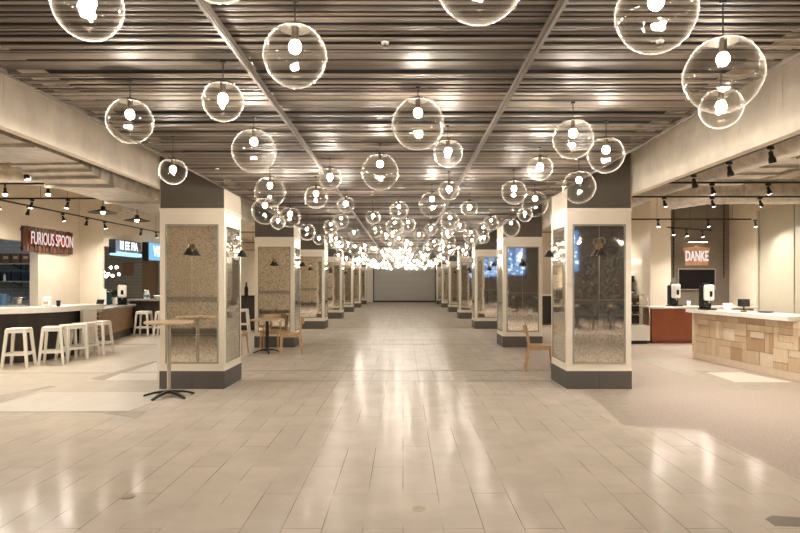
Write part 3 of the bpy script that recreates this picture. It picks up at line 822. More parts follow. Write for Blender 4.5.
rectduct([(7.4, 7.5, 3.62), (5.9, 9.9, 3.55), (5.9, 11.6, 3.5)], .75, .3, 'flat rectangular steel duct branching over the right counter')
for i, (x, z) in enumerate(((-6.6, 3.85), (-7.4, 3.86), (7.9, 3.85), (8.6, 3.86))):
    b = MB(); b.tube([(x, 3, z), (x + .3, 20, z)], .035, 10)
    for yy in (5, 9, 13, 17): b.tube([(x + .3 * (yy - 3) / 17, yy, z), (x + .3 * (yy - 3) / 17, yy, DECK - .004)], .005, 5)
    tag(b.build('overhead_pipe', M['beam'] if i % 2 else M['steel']), ['grey pipe under the left deck, nearer the aisle', 'cream pipe under the left deck, nearer the wall', 'grey pipe under the right deck, nearer the aisle', 'cream pipe under the right deck, nearer the wall'][i], 'pipe', 'ceiling pipes')

# ---------------------------------------------------------------- furniture
def make_stool(name, label):
    t = thing(name, label, 'stool', (0, 0, 0), 0, 'white bar stools')
    b = MB(); b.box(-.165, .165, -.165, .165, .68, .71, .008); b.build('seat', M['white_metal'], t)
    b = MB()
    for s in (-1, 1):
        b.box(-.15, .15, s * .15 - .008, s * .15 + .008, .625, .68); b.box(s * .15 - .008, s * .15 + .008, -.15, .15, .625, .68)
    b.build('apron', M['white_metal'], t)
    for sx in (-1, 1):
        for sy in (-1, 1):
            b = MB(); b.bar((sx * .205, sy * .205, 0), (sx * .145, sy * .145, .68), .042, .042, .05, .05); b.build('leg', M['white_metal'], t)
    for sx, sy in ((0, -1), (0, 1), (-1, 0), (1, 0)):
        k = .205 - .06 * .24 / .68
        b = MB()
        if sy: b.bar((-k, sy * k, .24), (k, sy * k, .24), .022, .045)
        else: b.bar((sx * k, -k, .24), (sx * k, k, .24), .022, .045)
        b.build('stretcher', M['white_metal'], t)
    return t
st0 = None
for i, (x, y, rz, lab) in enumerate((
    (-7.03, 11.35, .2, 'white stool at the dark bar counter, farthest left of the five'),
    (-6.62, 11.75, .3, 'white stool at the dark bar counter, second from the left'),
    (-6.6, 12.35, 1.0, 'white stool at the dark bar counter, third from the left at the curve'),
    (-6.62, 12.86, 1.5, 'white stool at the dark bar counter, fourth from the left'),
    (-6.56, 13.4, 1.54, 'white stool at the dark bar counter, last one toward the white pilaster'),
    (-7.5, 17.95, .0, 'white stool at the copper-tiled counter, left one beyond the tall table'),
    (-6.95, 17.95, .1, 'white stool at the copper-tiled counter, right one half behind the column'),
    (-5.0, 19.3, .1, 'white stool at the dark counter seen between the left columns'))):
    if st0 is None: st0 = make_stool('bar_stool', lab); st0.location = (x, y, 0); st0.rotation_euler = (0, 0, rz)
    else: dup(st0, (x, y, 0), rz, lab)

def make_chair(name, label, wood, cat='chair', group='oak chairs'):
    """faces -y, backrest at +y"""
    t = thing(name, label, cat, (0, 0, 0), 0, group)
    b = MB(); b.box(-.21, .21, -.20, .20, .43, .455, .01); b.build('seat', wood, t)
    for s in (-1, 1):
        b = MB(); b.bar((s * .20, -.21, 0), (s * .185, -.175, .43), .028, .028, .036, .036); b.build('leg', wood, t)
        b = MB(); b.bar((s * .20, .25, 0), (s * .19, .19, .44), .028, .03, .034, .04); b.bar((s * .19, .19, .44), (s * .185, .25, .80), .034, .04, .024, .028); b.build('leg', wood, t)
    b = MB(); N = 8
    for zz0, zz1 in ((.66, .80),):
        pts = [(-.19 + .38 * i / N, .245 + .035 * math.sin(PI * i / N)) for i in range(N + 1)]
        for i in range(N):
            (x0, y0), (x1, y1) = pts[i], pts[i + 1]
            b.add([(x0, y0 - .009, zz0), (x1, y1 - .009, zz0), (x1, y1 + .006, zz1), (x0, y0 + .006, zz1), (x0, y0 + .009, zz0), (x1, y1 + .009, zz0), (x1, y1 + .022, zz1), (x0, y0 + .022, zz1)],
                  [(0, 1, 2, 3), (5, 4, 7, 6), (3, 2, 6, 7), (1, 0, 4, 5)])
    b.build('backrest', wood, t)
    b = MB(); b.box(-.185, .185, -.18, -.155, .375, .43); b.box(-.185, .185, .155, .18, .375, .43)
    for s in (-1, 1): b.box(s * .18 - .012, s * .18 + .012, -.17, .17, .375, .43)
    b.build('seat_frame', wood, t)
    return t
ch0 = make_chair('cafe_chair', 'oak cafe chair standing right of the pedestal table by the second left column', M['oak'])
ch0.location = (-2.42, 13.35, 0); ch0.rotation_euler = (0, 0, -PI / 2 + .12)
dup(ch0, (-3.6, 13.35, 0), PI / 2 - .1, 'oak cafe chair left of the pedestal table, half hidden by the nearest left column')
dup(ch0, (-3.02, 14.15, 0), .05, 'oak cafe chair behind the pedestal table, its back to the second left column')
dup(ch0, (2.40, 10.85, 0), PI / 2 - .15, 'oak cafe chair peeking out behind the nearest right column')

def make_table(name, label, r, h, topm, polem, pr, feet, fr, group, square=False):
    t = thing(name, label, 'table', (0, 0, 0), 0, group)
    b = MB()
    if square: b.box(-r, r, -r, r, h - .03, h, .006)
    else: b.lathe([(r - .006, h - .03), (r, h - .024), (r, h - .006), (r - .006, h)], 36); b.disc(r - .006, h, 36); b.disc(r - .006, h - .03, 36, (0, 0), True)
    b.build('tabletop', topm, t)
    b = MB(); b.cyl(pr, .06, h - .04, 16); b.cyl(.09, h - .042, h - .03, 16); b.build('pole', polem, t)
    b = MB(); b.cyl(.055, .045, .085, 16); b.build('hub', M['black_metal'], t)
    for k in range(feet):
        a = 2 * PI * k / feet + .35
        b = MB(); c, s = math.cos(a), math.sin(a)
        b.bar((c * .03, s * .03, .07), (c * fr * .55, s * fr * .55, .052), .05, .035, .042, .028); b.bar((c * fr * .55, s * fr * .55, .052), (c * fr, s * fr, .012), .042, .028, .03, .022)
        b.build('foot', M['black_metal'], t)
    return t
t = make_table('bar_table', 'tall round wood-topped bar table before the nearest left column', .32, 1.02, M['oak_top'], M['chrome'], .027, 5, .34, 'pedestal tables')
t.location = (-3.17, 8.40, 0); t.rotation_euler = (0, 0, .3)
t2 = make_table('pedestal_table', 'low oak-topped pedestal table with oak chairs by the second left column', .31, .74, M['oak_top'], M['black_metal'], .038, 4, .3, 'pedestal tables', True)
t2.location = (-2.98, 13.6, 0)
dup(t2, (3.02, 10.95, 0), 0, 'low pedestal table almost hidden behind the nearest right column')
# dark chairs and a table behind the camera, shown by the right mirrors
k0 = make_chair('dining_chair', 'black chair in the row mirrored by the nearest right column, leftmost', M['black_metal'], group='black chairs')
k0.location = (5.4, -2.4, 0); k0.rotation_euler = (0, 0, .05)
for i, x in enumerate((5.95, 6.5, 7.05)):
    dup(k0, (x, -2.4, 0), .05, f'black chair in the row mirrored by the nearest right column, {ORD[i + 1]} from the left')
t3 = dup(t2, (5.95, -3.05, 0), 0, 'pedestal table behind the black chairs in the right mirror')
dup(t2, (7.0, -3.05, 0), 0, 'second pedestal table behind the black chairs in the right mirror')

# ---------------------------------------------------------------- left bar counter
def offset_poly(line, d):
    out = []
    for i, p in enumerate(line):
        a = Vector(line[max(0, i - 1)]); c = Vector(line[min(len(line) - 1, i + 1)]); t = (c - a).normalized()
        out.append((p[0] - t.y * d, p[1] + t.x * d))
    return out
edge = [(-8.55, 10.95), (-8.2, 11.08), (-7.5, 11.4)]
P0, P1, P2 = Vector((-7.5, 11.4)), Vector((-6.72, 11.85)), Vector((-6.72, 13.0))
edge += [tuple((1 - u) ** 2 * P0 + 2 * u * (1 - u) * P1 + u * u * P2) for u in [i / 8 for i in range(1, 9)]]
edge += [(-6.68, 13.85)]
inner = offset_poly(edge, .62)
t = thing('bar_counter', 'dark-fronted bar counter with a thick pale top and a rounded end, stools along it', 'counter', (0, 0, 0))
b = MB(); b.prism(edge + inner[::-1], .955, 1.06); b.build('countertop', M['stone_top'], t)
e2 = offset_poly(edge, .28); i2 = offset_poly(edge, .55)
b = MB()
for i in range(len(e2) - 1):
    b.prism([e2[i], e2[i + 1], i2[i + 1], i2[i]], 0, .955)
b.build('front_panel', M['dark_wood'], t)
b = MB(); b.box(-7.3, -6.84, 13.78, 13.84, 0, .955); b.box(-6.9, -6.84, 13.25, 13.78, 0, .955); b.build('end_panel', M['white_paint'], t)
b = MB(); b.box(-8.75, -7.95, 10.42, 10.75, .80, .84); b.box(-8.75, -8.0, 10.46, 10.7, 0, .80); tag(b.build('side_counter', M['oak_top']), 'low wood-topped ledge at the left edge beside the dark bar', 'counter')

# items on the bar
def lathe_thing(name, label, cat, loc, prof, m, group=None, n=20):
    b = MB(); b.lathe(prof, n); b.disc(prof[0][0], prof[0][1], n, (0, 0), True)
    o = b.build(name, m); o.location = loc; tag(o, label, cat, group); return o
tp = 1.06
t = thing('napkin_dispenser', 'white rounded napkin dispenser on the pale bar top', 'dispenser', (-7.08, 12.35, tp))
b = MB(); b.box(-.09, .09, -.07, .07, 0, .14, .03); b.box(-.08, .08, -.06, .06, .12, .20, .05); b.build('body', M['cup'], t)
b = MB(); b.box(-.05, .05, -.076, -.06, .04, .11); b.build('slot_plate', M['chrome'], t)
lathe_thing('tumbler', 'small black tumbler beside the white napkin dispenser', 'cup', (-6.92, 12.45, tp), [(.035, 0), (.045, .12), (.038, .12), (.03, .02)], M['black_gloss'])
t = thing('pitcher', 'blue plastic pitcher on the kitchen worktop', 'jug', (-9.5, 14.75, 1.0))
b = MB(); b.lathe([(.07, 0), (.085, .12), (.06, .22), (.065, .26), (.055, .26), (.05, .2), (.07, .02)], 20); b.build('body', M['blue'], t)
b = MB(); b.tube([(.06, 0, .22), (.13, 0, .2), (.13, 0, .1), (.08, 0, .06)], .01, 8); b.build('handle', M['blue'], t)
t = thing('stock_pot', 'steel stock pot beside the blue pitcher on the kitchen worktop', 'pot', (-9.35, 15.1, 1.0))
b = MB(); b.lathe([(.14, 0), (.14, .17), (.148, .175), (.136, .175), (.13, .01)], 24); b.disc(.14, 0.002, 24); b.build('body', M['chrome'], t)
for s in (-1, 1):
    b = MB(); b.tube([(s * .14, -.04, .12), (s * .18, -.03, .125), (s * .18, .03, .125), (s * .14, .04, .12)], .008, 8); b.build('handle', M['black_metal'], t)
# kitchen: worktop, shelves and tubs
t = thing('kitchen_worktop', 'steel kitchen worktop behind the bar opening', 'worktop', (0, 0, 0))
b = MB(); b.box(-10.0, -9.05, 12.5, 16.6, .95, 1.0, .006); b.build('top', M['steel'], t)
b = MB(); b.box(-9.95, -9.1, 12.6, 16.5, .1, .95); b.build('cabinet', M['grey_top'], t)
for i, (zz, nm) in enumerate(((2.02, 'upper'), (1.55, 'lower'))):
    t = thing('kitchen_shelf', f'{nm} wall shelf loaded with bins inside the kitchen opening', 'shelf', (0, 16.9, zz), 0, 'kitchen shelves')
    b = MB(); b.box(-11.6, -9.3, -.42, -.002, 0, .03); b.build('board', M['steel'], t)
    for x in (-11.3, -10.4, -9.5):
        b = MB(); b.bar((x, -.01, -.10), (x, -.38, 0), .02, .02); b.box(x - .01, x + .01, -.02, -.002, -.12, 0); b.build('bracket', M['black_metal'], t)
crate = tub = None
for i in range(8):
    x = -11.4 + i * .265
    if crate is None:
        crate = thing('spice_crate', 'x', 'crate', (x, 16.7, 2.05), 0, 'crates on the upper kitchen shelf')
        b = MB(); b.box(-.12, .12, -.15, .15, 0, .26, .01); b.build('body', M['jar'], crate)
        b = MB(); b.box(-.06, .06, -.156, -.15, .12, .19); b.build('label_plate', M['oak'], crate)
        tub = thing('storage_tub', 'x', 'tub', (x, 16.7, 1.58), 0, 'tubs on the lower kitchen shelf')
        b = MB(); b.box(-.115, .115, -.15, .15, 0, .24, .015); b.build('body', M['navy_tub'], tub)
        b = MB(); b.box(-.122, .122, -.157, .157, .235, .262, .008); b.build('lid', M['teal'], tub)
        o, u = crate, tub
    else: o = copy_tree(crate); u = copy_tree(tub)
    o.location = (x, 16.7, 2.05); u.location = (x, 16.7, 1.58)
    o['label'] = f'brown crate on the upper kitchen shelf, {ORD[i]} from the left'; u['label'] = f'dark navy tub on the lower kitchen shelf, {ORD[i]} from the left'
t = thing('bottle', 'pale squeeze bottle standing on the lower kitchen shelf front', 'bottle', (-10.6, 16.5, 1.58))
b = MB(); b.lathe([(.03, 0), (.032, .14), (.012, .18)], 14); b.build('body', M['cup'], t); b = MB(); b.cyl(.012, .18, .22, 10); b.build('cap', M['rust'], t)
# kitchen ceiling lamp (cool strip) above the worktop
t = thing('strip_light', 'cool strip light on the kitchen ceiling', 'light', (-10.2, 14.6, 3.3))
b = MB(); b.box(-.07, .07, -.7, .7, .0, .06); b.tube([(0, -.5, .06), (0, -.5, DECK - 3.3)], .006, 6); b.tube([(0, .5, .06), (0, .5, DECK - 3.3)], .006, 6); b.build('housing', M['cup'], t)
b = MB(); b.box(-.05, .05, -.66, .66, -.012, 0); b.build('tube', emis('lit_cool_tube', (.80, .9, 1.), 26), t)

# left signs (on wall_left, facing +x)
def wallM(x, y, z): return Matrix.Translation((x, y, z)) @ Matrix.Rotation(PI / 2, 4, 'Z') @ Matrix.Rotation(PI / 2, 4, 'X')
t = thing('shop_sign', 'wooden plank sign reading FURIOUS SPOON on the left wall', 'sign', (0, 0, 0))
b = MB(); yy = 14.28; i = 0
while yy < 16.4:
    w = .106; b.box(WL, WL + .06 + .012 * (i % 3), yy, yy + w - .004, 2.26 + .03 * R.random(), 2.84 + .02 * R.random()); yy += w; i += 1
b.build('board', M['sign_board'], t)
b = MB(); b.box(WL + .0, WL + .02, 14.25, 16.42, 2.3, 2.36); b.box(WL + .0, WL + .02, 14.25, 16.42, 2.74, 2.8); b.build('batten', M['black_metal'], t)
text_mesh('lettering_glow', 'FURIOUS SPOON', .43, .03, M['letter_glow'], t, wallM(WL + .115, 15.34, 2.57), .56, .004)  # red letters behind the white ones stand in for their glow
text_mesh('lettering', 'FURIOUS SPOON', .43, .003, M['letter_white'], t, wallM(WL + .15, 15.34, 2.57), .56)
t = thing('shop_sign', 'navy box sign with white block letters and a blue glowing base', 'sign', (0, 0, 0))
b = MB(); b.box(WL, WL + .2, 18.55, 20.35, 2.42, 2.84); b.build('board', M['sign_navy'], t)
b = MB(); b.box(WL, WL + .205, 18.6, 20.4, 2.36, 2.47); b.build('light_strip', M['strip_blue'], t)
text_mesh('lettering', 'III EE FIA', .36, .006, M['letter_cool'], t, wallM(WL + .21, 19.45, 2.66), .95, .006)
t = thing('shop_sign', 'glowing light blue box sign with white letters, half behind the column', 'sign', (0, 0, 0))
b = MB(); b.box(WL, WL + .2, 20.95, 22.9, 2.3, 2.88); b.build('board', M['sign_blue'], t)
b = MB(); b.box(WL, WL + .21, 20.93, 20.95, 2.28, 2.9); b.box(WL, WL + .21, 20.93, 22.92, 2.27, 2.3); b.build('edge_frame', M['black_metal'], t)
text_mesh('lettering', 'VIRA', .5, .006, M['letter_cool'], t, wallM(WL + .21, 21.85, 2.6), .95, .01)

# copper counter of the second stall
t = thing('copper_counter', 'grey-topped counter with a copper-brown tiled front behind the bar', 'counter', (0, 0, 0))
line = [(-7.25, 14.9), (-7.95, 18.35)]
b = MB(); b.prism([(-7.2, 14.85), (-7.9, 18.35), (-8.55, 18.35), (-7.85, 14.85)], .84, .90); b.build('countertop', M['grey_top'], t)
b = MB(); b.prism([(-7.3, 14.9), (-7.98, 18.3), (-8.45, 18.3), (-7.77, 14.9)], .22, .84); b.build('front_panel', M['copper_tile'], t)
b = MB(); b.prism([(-7.36, 14.9), (-8.04, 18.3), (-8.4, 18.3), (-7.72, 14.9)], 0, .22); b.build('toe_kick', M['dark_paint'], t)
t = thing('dark_counter', 'dark wood counter beyond the copper one with two white stools', 'counter', (0, 0, 0))
b = MB(); b.box(-8.3, -6.2, 18.45, 19.15, .98, 1.03); b.build('countertop', M['grey_top'], t)
b = MB(); b.box(-8.2, -6.3, 18.6, 19.05, 0, .98); b.build('front_panel', M['dark_wood'], t)

def dispenser(loc, rz, label, k=1., accent='cup', group='drink dispensers'):
    t = thing('drink_dispenser', label, 'drink dispenser', loc, rz, group)
    b = MB(); b.box(-.13 * k, .13 * k, -.13 * k, .16 * k, 0, .035 * k, .008); b.build('base', M['black_gloss'], t)
    b = MB(); b.box(-.12 * k, .12 * k, .0, .15 * k, .035 * k, .52 * k, .025 * k); b.build('body', M['black_gloss'], t)
    b = MB(); b.box(-.11 * k, .11 * k, -.10 * k, .02 * k, .20 * k, .54 * k, .03 * k); b.build('front_housing', M[accent], t)
    b = MB(); b.box(-.035 * k, .035 * k, -.108 * k, -.098 * k, .28 * k, .40 * k, .004); b.build('badge', M['black_gloss'], t)
    b = MB(); b.cyl(.018 * k, .15 * k, .2 * k, 10, (0, -.05 * k)); b.build('spout', M['chrome'], t)
    b = MB(); b.tube([(-.09 * k, .05 * k, .52 * k), (-.09 * k, .05 * k, .57 * k), (.09 * k, .05 * k, .57 * k), (.09 * k, .05 * k, .52 * k)], .012 * k, 8); b.build('handle', M['black_metal'], t)
    return t
dispenser((-7.97, 17.6, .90), .4, 'black drink dispenser with a pale front on the copper counter', 1.05)
t = thing('register', 'small black card terminal at the near end of the copper counter', 'terminal', (-7.62, 15.6, .90))
b = MB(); b.cyl(.05, 0, .02, 14); b.cyl(.012, .02, .12, 8); b.build('stand', M['black_metal'], t)
b = MB(); b.T = Matrix.Translation((0, 0, .14)) @ Matrix.Rotation(-.6, 4, 'X'); b.box(-.09, .09, -.012, .012, -.06, .08, .004); b.build('screen', M['black_gloss'], t)
t = thing('menu_stand', 'white menu board standing on the copper counter', 'menu stand', (-8.22, 16.9, .90), -.1)
b = MB(); b.box(-.14, .14, -.01, .01, .02, .46, .004); b.build('board', M['cup'], t); b = MB(); b.box(-.1, .1, -.06, .06, 0, .02); b.build('foot', M['black_metal'], t)
t = thing('storage_bin', 'dark teal bin behind the copper counter', 'bin', (-8.75, 18.6, 0))
b = MB(); b.box(-.22, .22, -.2, .2, 0, 1.2, .02); b.build('body', M['teal'], t); b = MB(); b.box(-.23, .23, -.21, .21, 1.2, 1.26, .015); b.build('lid', M['navy_tub'], t)
t = thing('potted_plant', 'dark leafy plant in a pot behind the drink dispenser', 'plant', (-8.38, 18.05, .9))
b = MB(); b.lathe([(.07, 0), (.10, .2), (.085, .2), (.06, .03)], 18); b.disc(.085, .17, 18); b.build('pot', M['cup'], t)
b = MB()
for i in range(60):
    a, e, l = R.uniform(0, 2 * PI), R.uniform(.3, 1.4), R.uniform(.15, .32)
    d = Vector((math.cos(a) * math.cos(e), math.sin(a) * math.cos(e), math.sin(e))); p = Vector((0, 0, .2)); q = p + d * l; s = d.cross(Vector((0, 0, 1))).normalized() * .035
    b.add([p, p.lerp(q, .5) + s, q, p.lerp(q, .5) - s], [(0, 1, 2, 3)])
b.build('leaves', M['leaf'], t)
t = thing('water_jug', 'white and blue jug on the dark counter beside the column', 'jug', (-7.75, 18.75, 1.03))
b = MB(); b.lathe([(.08, 0), (.1, .1), (.06, .24), (.065, .28), (.055, .28), (.05, .22), (.07, .02)], 18); b.build('body', M['cup'], t)
b = MB(); b.lathe([(.098, .06), (.102, .1), (.092, .14)], 18); b.build('band', M['blue'], t)
lathe_thing('bowl', 'wide white bowl on the dark counter beside the jug', 'bowl', (-7.4, 18.75, 1.03), [(.05, 0), (.11, .05), (.15, .12), (.14, .12), (.1, .06), (.04, .02)], M['cup'])
# stall wall: boards and the cluster lamp
for i, (x0, x1, z0, z1, lab) in enumerate(((-10.65, -10.25, 1.8, 2.3, 'brown menu board hanging on the grey stall wall'), (-9.9, -9.35, .9, 2.35, 'tall brown panel on the stall wall behind the column'))):
    b = MB(); b.box(x0, x1, 23.54, 23.59, z0, z1); tag(b.build('menu_board', M['board']), lab, 'board')
t = thing('cluster_lamp', 'cluster lamp of small glowing white globes in the grey stall', 'lamp', (-9.72, 20.7, 1.98))
b = MB(); b.tube([(0, 0, 0), (0, 0, DECK - 2.05)], .008, 8)
pos = [(-.28, 0, -.1), (-.17, .1, -.16), (.0, -.08, .05), (.16, .0, .06), (-.02, .1, -.22), (-.14, -.1, -.24), (.2, .08, -.17)]
for q in pos: b.tube([(0, 0, .12), q], .005, 6)
b.build('stem', M['black_metal'], t)
for q in pos:
    b = MB(); b.ball(q, .045, 12, 8); b.build('bulb', M['smallbulb'], t)
# counter seen between the left columns
t = thing('dark_counter', 'black counter seen between the first and second left columns', 'counter', (0, 0, 0))
b = MB(); b.box(-5.6, -4.3, 19.8, 20.5, 1.06, 1.12); b.build('countertop', M['black_gloss'], t)
b = MB(); b.box(-5.5, -4.4, 19.9, 20.4, 0, 1.06); b.build('front_panel', M['dark_wood'], t)
t = thing('bottle', 'black bottle on the counter between the left columns', 'bottle', (-5.08, 20.1, 1.12))
b = MB(); b.lathe([(.06, 0), (.065, .2), (.05, .27), (.025, .32)], 16); b.build('body', M['black_gloss'], t); b = MB(); b.cyl(.026, .32, .42, 12); b.build('neck', M['black_gloss'], t)

# ---------------------------------------------------------------- right side
# wood block counter with a white top, running away from the camera
ct = thing('block_counter', 'long counter clad in pale wood blocks under a white stone top', 'counter', (0, 0, 0))
x_at = lambda y: 6.20 - (y - 9.7) * .085
# the row of blocks: herringbone-like mix of upright and level pieces on the aisle face
b = MB()
def blk(y0, y1, z0, z1, d):
    xa, xb = x_at(y0), x_at(y1)
    b.add([(xa - d, y0, z0), (xb - d, y1, z0), (xb - d, y1, z1), (xa - d, y0, z1), (xa + .06, y0, z0), (xb + .06, y1, z0), (xb + .06, y1, z1), (xa + .06, y0, z1)],
          [(1, 0, 3, 2), (0, 1, 5, 4), (3, 7, 6, 2), (0, 4, 7, 3), (1, 2, 6, 5)])
g = .003; u = .115; z00 = .12
rows = 7; colsn = 42; used = set()
for i in range(colsn):
    for j in range(rows):
        if (i, j) in used: continue
        opts = []
        if all((i, j + k) not in used and j + k < rows for k in range(3)): opts.append('v')
        if all((i + k, j) not in used and i + k < colsn for k in range(3)): opts.append('h')
        o = R.choice(opts) if opts else 's'
        w, h = {'v': (1, 3), 'h': (3, 1), 's': (1, 1)}[o]
        if o == 'h' and (i, j + 1) not in used and j + 1 < rows and R.random() < .6 and all((i + k, j + 1) not in used for k in range(3)): h = 2
        for a in range(w):
            for c in range(h): used.add((i + a, j + c))
        y0 = 7.75 + i * u; blk(y0 + g, y0 + w * u - g, z00 + j * u + g, z00 + (j + h) * u - g, R.uniform(.0, .022))
b.build('block_cladding', M['mosaic_wood'], ct)
b = MB(); b.prism([(x_at(7.75) + .06, 7.75), (x_at(12.58) + .06, 12.58), (x_at(12.58) + .55, 12.58), (x_at(7.75) + .55, 7.75)], 0, .93); b.build('carcass', M['dark_paint'], ct)
b = MB(); b.prism([(x_at(7.75) - .015, 7.75), (x_at(12.58) - .015, 12.6), (x_at(12.58) + .3, 12.6), (x_at(7.75) + .3, 7.75)], 0, .12); b.build('skirting', M['pale_wood'], ct)
b = MB(); b.prism([(x_at(9.75) - .13, 9.75), (x_at(12.75) - .13, 12.75), (x_at(12.75) + .62, 12.75), (x_at(9.75) + .75, 9.75)], .93, 1.0); b.build('countertop', M['stone_top'], ct)
b = MB(); b.prism([(x_at(7.75) - .02, 7.75), (x_at(9.7) - .02, 9.7), (x_at(9.7) + .5, 9.7), (x_at(7.75) + .5, 7.75)], .925, .955); b.build('ledge', M['oak_top'], ct)
b = MB(); b.box(x_at(12.6) - .06, x_at(12.6) + .55, 12.58, 12.64, 0, .93); b.build('end_panel', M['pale_wood'], ct)
# rust red counter
t = thing('rust_counter', 'rust red panelled counter with a pale top in front of the taupe wall', 'counter', (0, 0, 0))
b = MB(); b.box(6.2, 8.9, 15.55, 16.3, .88, .93, .006); b.build('countertop', M['stone_top'], t)
b = MB(); b.box(6.28, 8.85, 15.65, 16.25, .07, .88); b.build('front_panel', M['rust'], t)
b = MB(); b.box(6.32, 8.8, 15.7, 16.2, 0, .07); b.build('toe_kick', M['rust'], t)
dispenser((6.95, 15.85, .93), .3, 'black drink dispenser with a cream front on the rust red counter', 1.05)
dispenser((6.02, 12.25, 1.0), .25, 'black drink dispenser with a cream front at the far end of the white stone top', .92)
lathe_thing('paper_cup', 'white paper cup beside the dispenser on the rust counter', 'cup', (7.28, 15.8, .93), [(.035, 0), (.048, .14), (.044, .14), (.03, .01)], M['cup'])
t = thing('mug', 'white mug on the white stone top right of the dispenser', 'mug', (6.28, 12.0, 1.0))
b = MB(); b.lathe([(.055, 0), (.085, .13), (.08, .14), (.072, .13), (.045, .02)], 20); b.build('body', M['cup'], t)
b = MB(); b.tube([(.075, 0, .11), (.12, 0, .10), (.115, 0, .05), (.065, 0, .035)], .009, 8); b.build('handle', M['cup'], t)
t = thing('card_reader', 'black tilted card terminal on the white stone top', 'terminal', (6.32, 11.5, 1.0), -.5)
b = MB(); b.cyl(.06, 0, .02, 14); b.tube([(0, 0, .02), (0, .02, .10), (0, 0, .15)], .014, 8); b.build('stand', M['black_metal'], t)
b = MB(); b.T = Matrix.Translation((0, -.01, .16)) @ Matrix.Rotation(-.7, 4, 'X'); b.box(-.10, .10, -.014, .014, -.08, .09, .006); b.build('screen', M['black_gloss'], t)
t = thing('tray', 'dark shallow tray on the white stone top by the card terminal', 'tray', (6.55, 11.2, 1.0))
b = MB(); b.lathe([(.12, 0), (.14, .02), (.135, .02), (.115, .006)], 24); b.disc(.115, .006, 24); b.build('dish', M['black_metal'], t)

# pastry case
t = thing('pastry_case', 'curved glass pastry display case beside the rust counter', 'display case', (5.68, 15.6, 0))
b = MB(); b.box(-.55, .5, -.1, .6, .08, .46, .01); b.build('base_cabinet', M['white_metal'], t)
b = MB(); b.box(-.5, .45, -.05, .55, 0, .08); b.build('toe_kick', M['black_metal'], t)
prof = [(-.1, .46), (-.12, .7), (-.08, .95), (.05, 1.14), (.25, 1.22), (.6, 1.22)]
b = MB()
for i in range(len(prof) - 1):
    (y0, z0), (y1, z1) = prof[i], prof[i + 1]; b.add([(-.53, y0, z0), (.48, y0, z0), (.48, y1, z1), (-.53, y1, z1)], [(0, 1, 2, 3)], True)
b.build('curved_glass', M['case_glass'], t)
for x in (-.53, .48):
    b = MB(); b.tube([(x, y, z) for y, z in prof], .016, 8); b.build('side_frame', M['chrome'], t)
b = MB(); b.box(-.53, .48, .57, .6, .46, 1.22); b.build('back_panel', M['black_metal'], t)
for z in (.72, .95):
    b = MB(); b.box(-.5, .46, .05, .55, z, z + .012); b.build('shelf', M['chrome'], t)  
pr = None; q = 0
for z, nm in ((.732, 'lower'), (.962, 'upper')):
    for i in range(5):
        lab = f'round pastry on the {nm} shelf of the glass case, {ORD[i]} from the left'
        if pr is None:
            b = MB(); b.ball((0, 0, .034), .05, 12, 7, 1, 1, .6); pr = b.build('pastry', M['pastry']); tag(pr, lab, 'pastry', 'pastries in the glass case'); o = pr
        else: o = pr.copy(); COL.objects.link(o); o['label'] = lab
        o.location = (5.68 - .38 + i * .18, 15.6 + .3, z)
# service counter and machines behind the pastry case
t = thing('service_counter', 'pale back counter behind the pastry case', 'counter', (0, 0, 0))
b = MB(); b.box(7.0 - 1.4, 7.35, 19.6, 20.3, 1.2, 1.25); b.build('countertop', M['stone_top'], t)
b = MB(); b.box(5.7, 7.3, 19.7, 20.2, 0, 1.2); b.build('cabinet', M['danke_wall'], t)
for i, (x, w, h) in enumerate(((7.42, .09, .42), (7.78, .2, .5))):
    t = thing('coffee_machine', ['slim black coffee grinder on the back counter', 'black coffee machine on the back counter'][i], 'coffee machine', (x - .62, 19.9, 1.25))
    b = MB(); b.box(-w, w, -.18, .18, 0, .05, .01); b.build('base', M['black_metal'], t)
    b = MB(); b.box(-w, w, 0, .18, .05, h, .01); b.build('body', M['black_gloss'], t)
    b = MB(); b.box(-w, w, -.16, .02, h * .6, h, .015); b.build('brew_head', M['black_gloss'], t)
    b = MB(); b.box(-w * .5, w * .5, -.166, -.16, h * .72, h * .86); b.build('control_panel', M['chrome'], t)
b = MB(); b.lathe([(.02, .0), (.09, -.08), (.11, -.2), (.105, -.2), (.085, -.085), (.0, -.01)], 18)
# round shaded lamps hanging in the service room
for i, (x, yy, zz) in enumerate(((6.95, 20.8, 2.25), (7.2, 21.4, 2.3))):
    t = thing('bare_pendant', f'small bare-bulb pendant in the white service room, {("left", "right")[i]} one', 'pendant lamp', (x, yy, zz), 0, 'service room pendants')
    b = MB(); b.ball((0, 0, 0), .055, 12, 8); b.build('bulb', M['smallbulb'], t)
    b = MB(); b.cyl(.02, .05, .1, 10); b.build('socket', M['socket'], t)
    b = MB(); b.tube([(0, 0, .1), (0, 0, DECK - zz)], .005, 6); b.build('cord', M['dark_cord'], t)

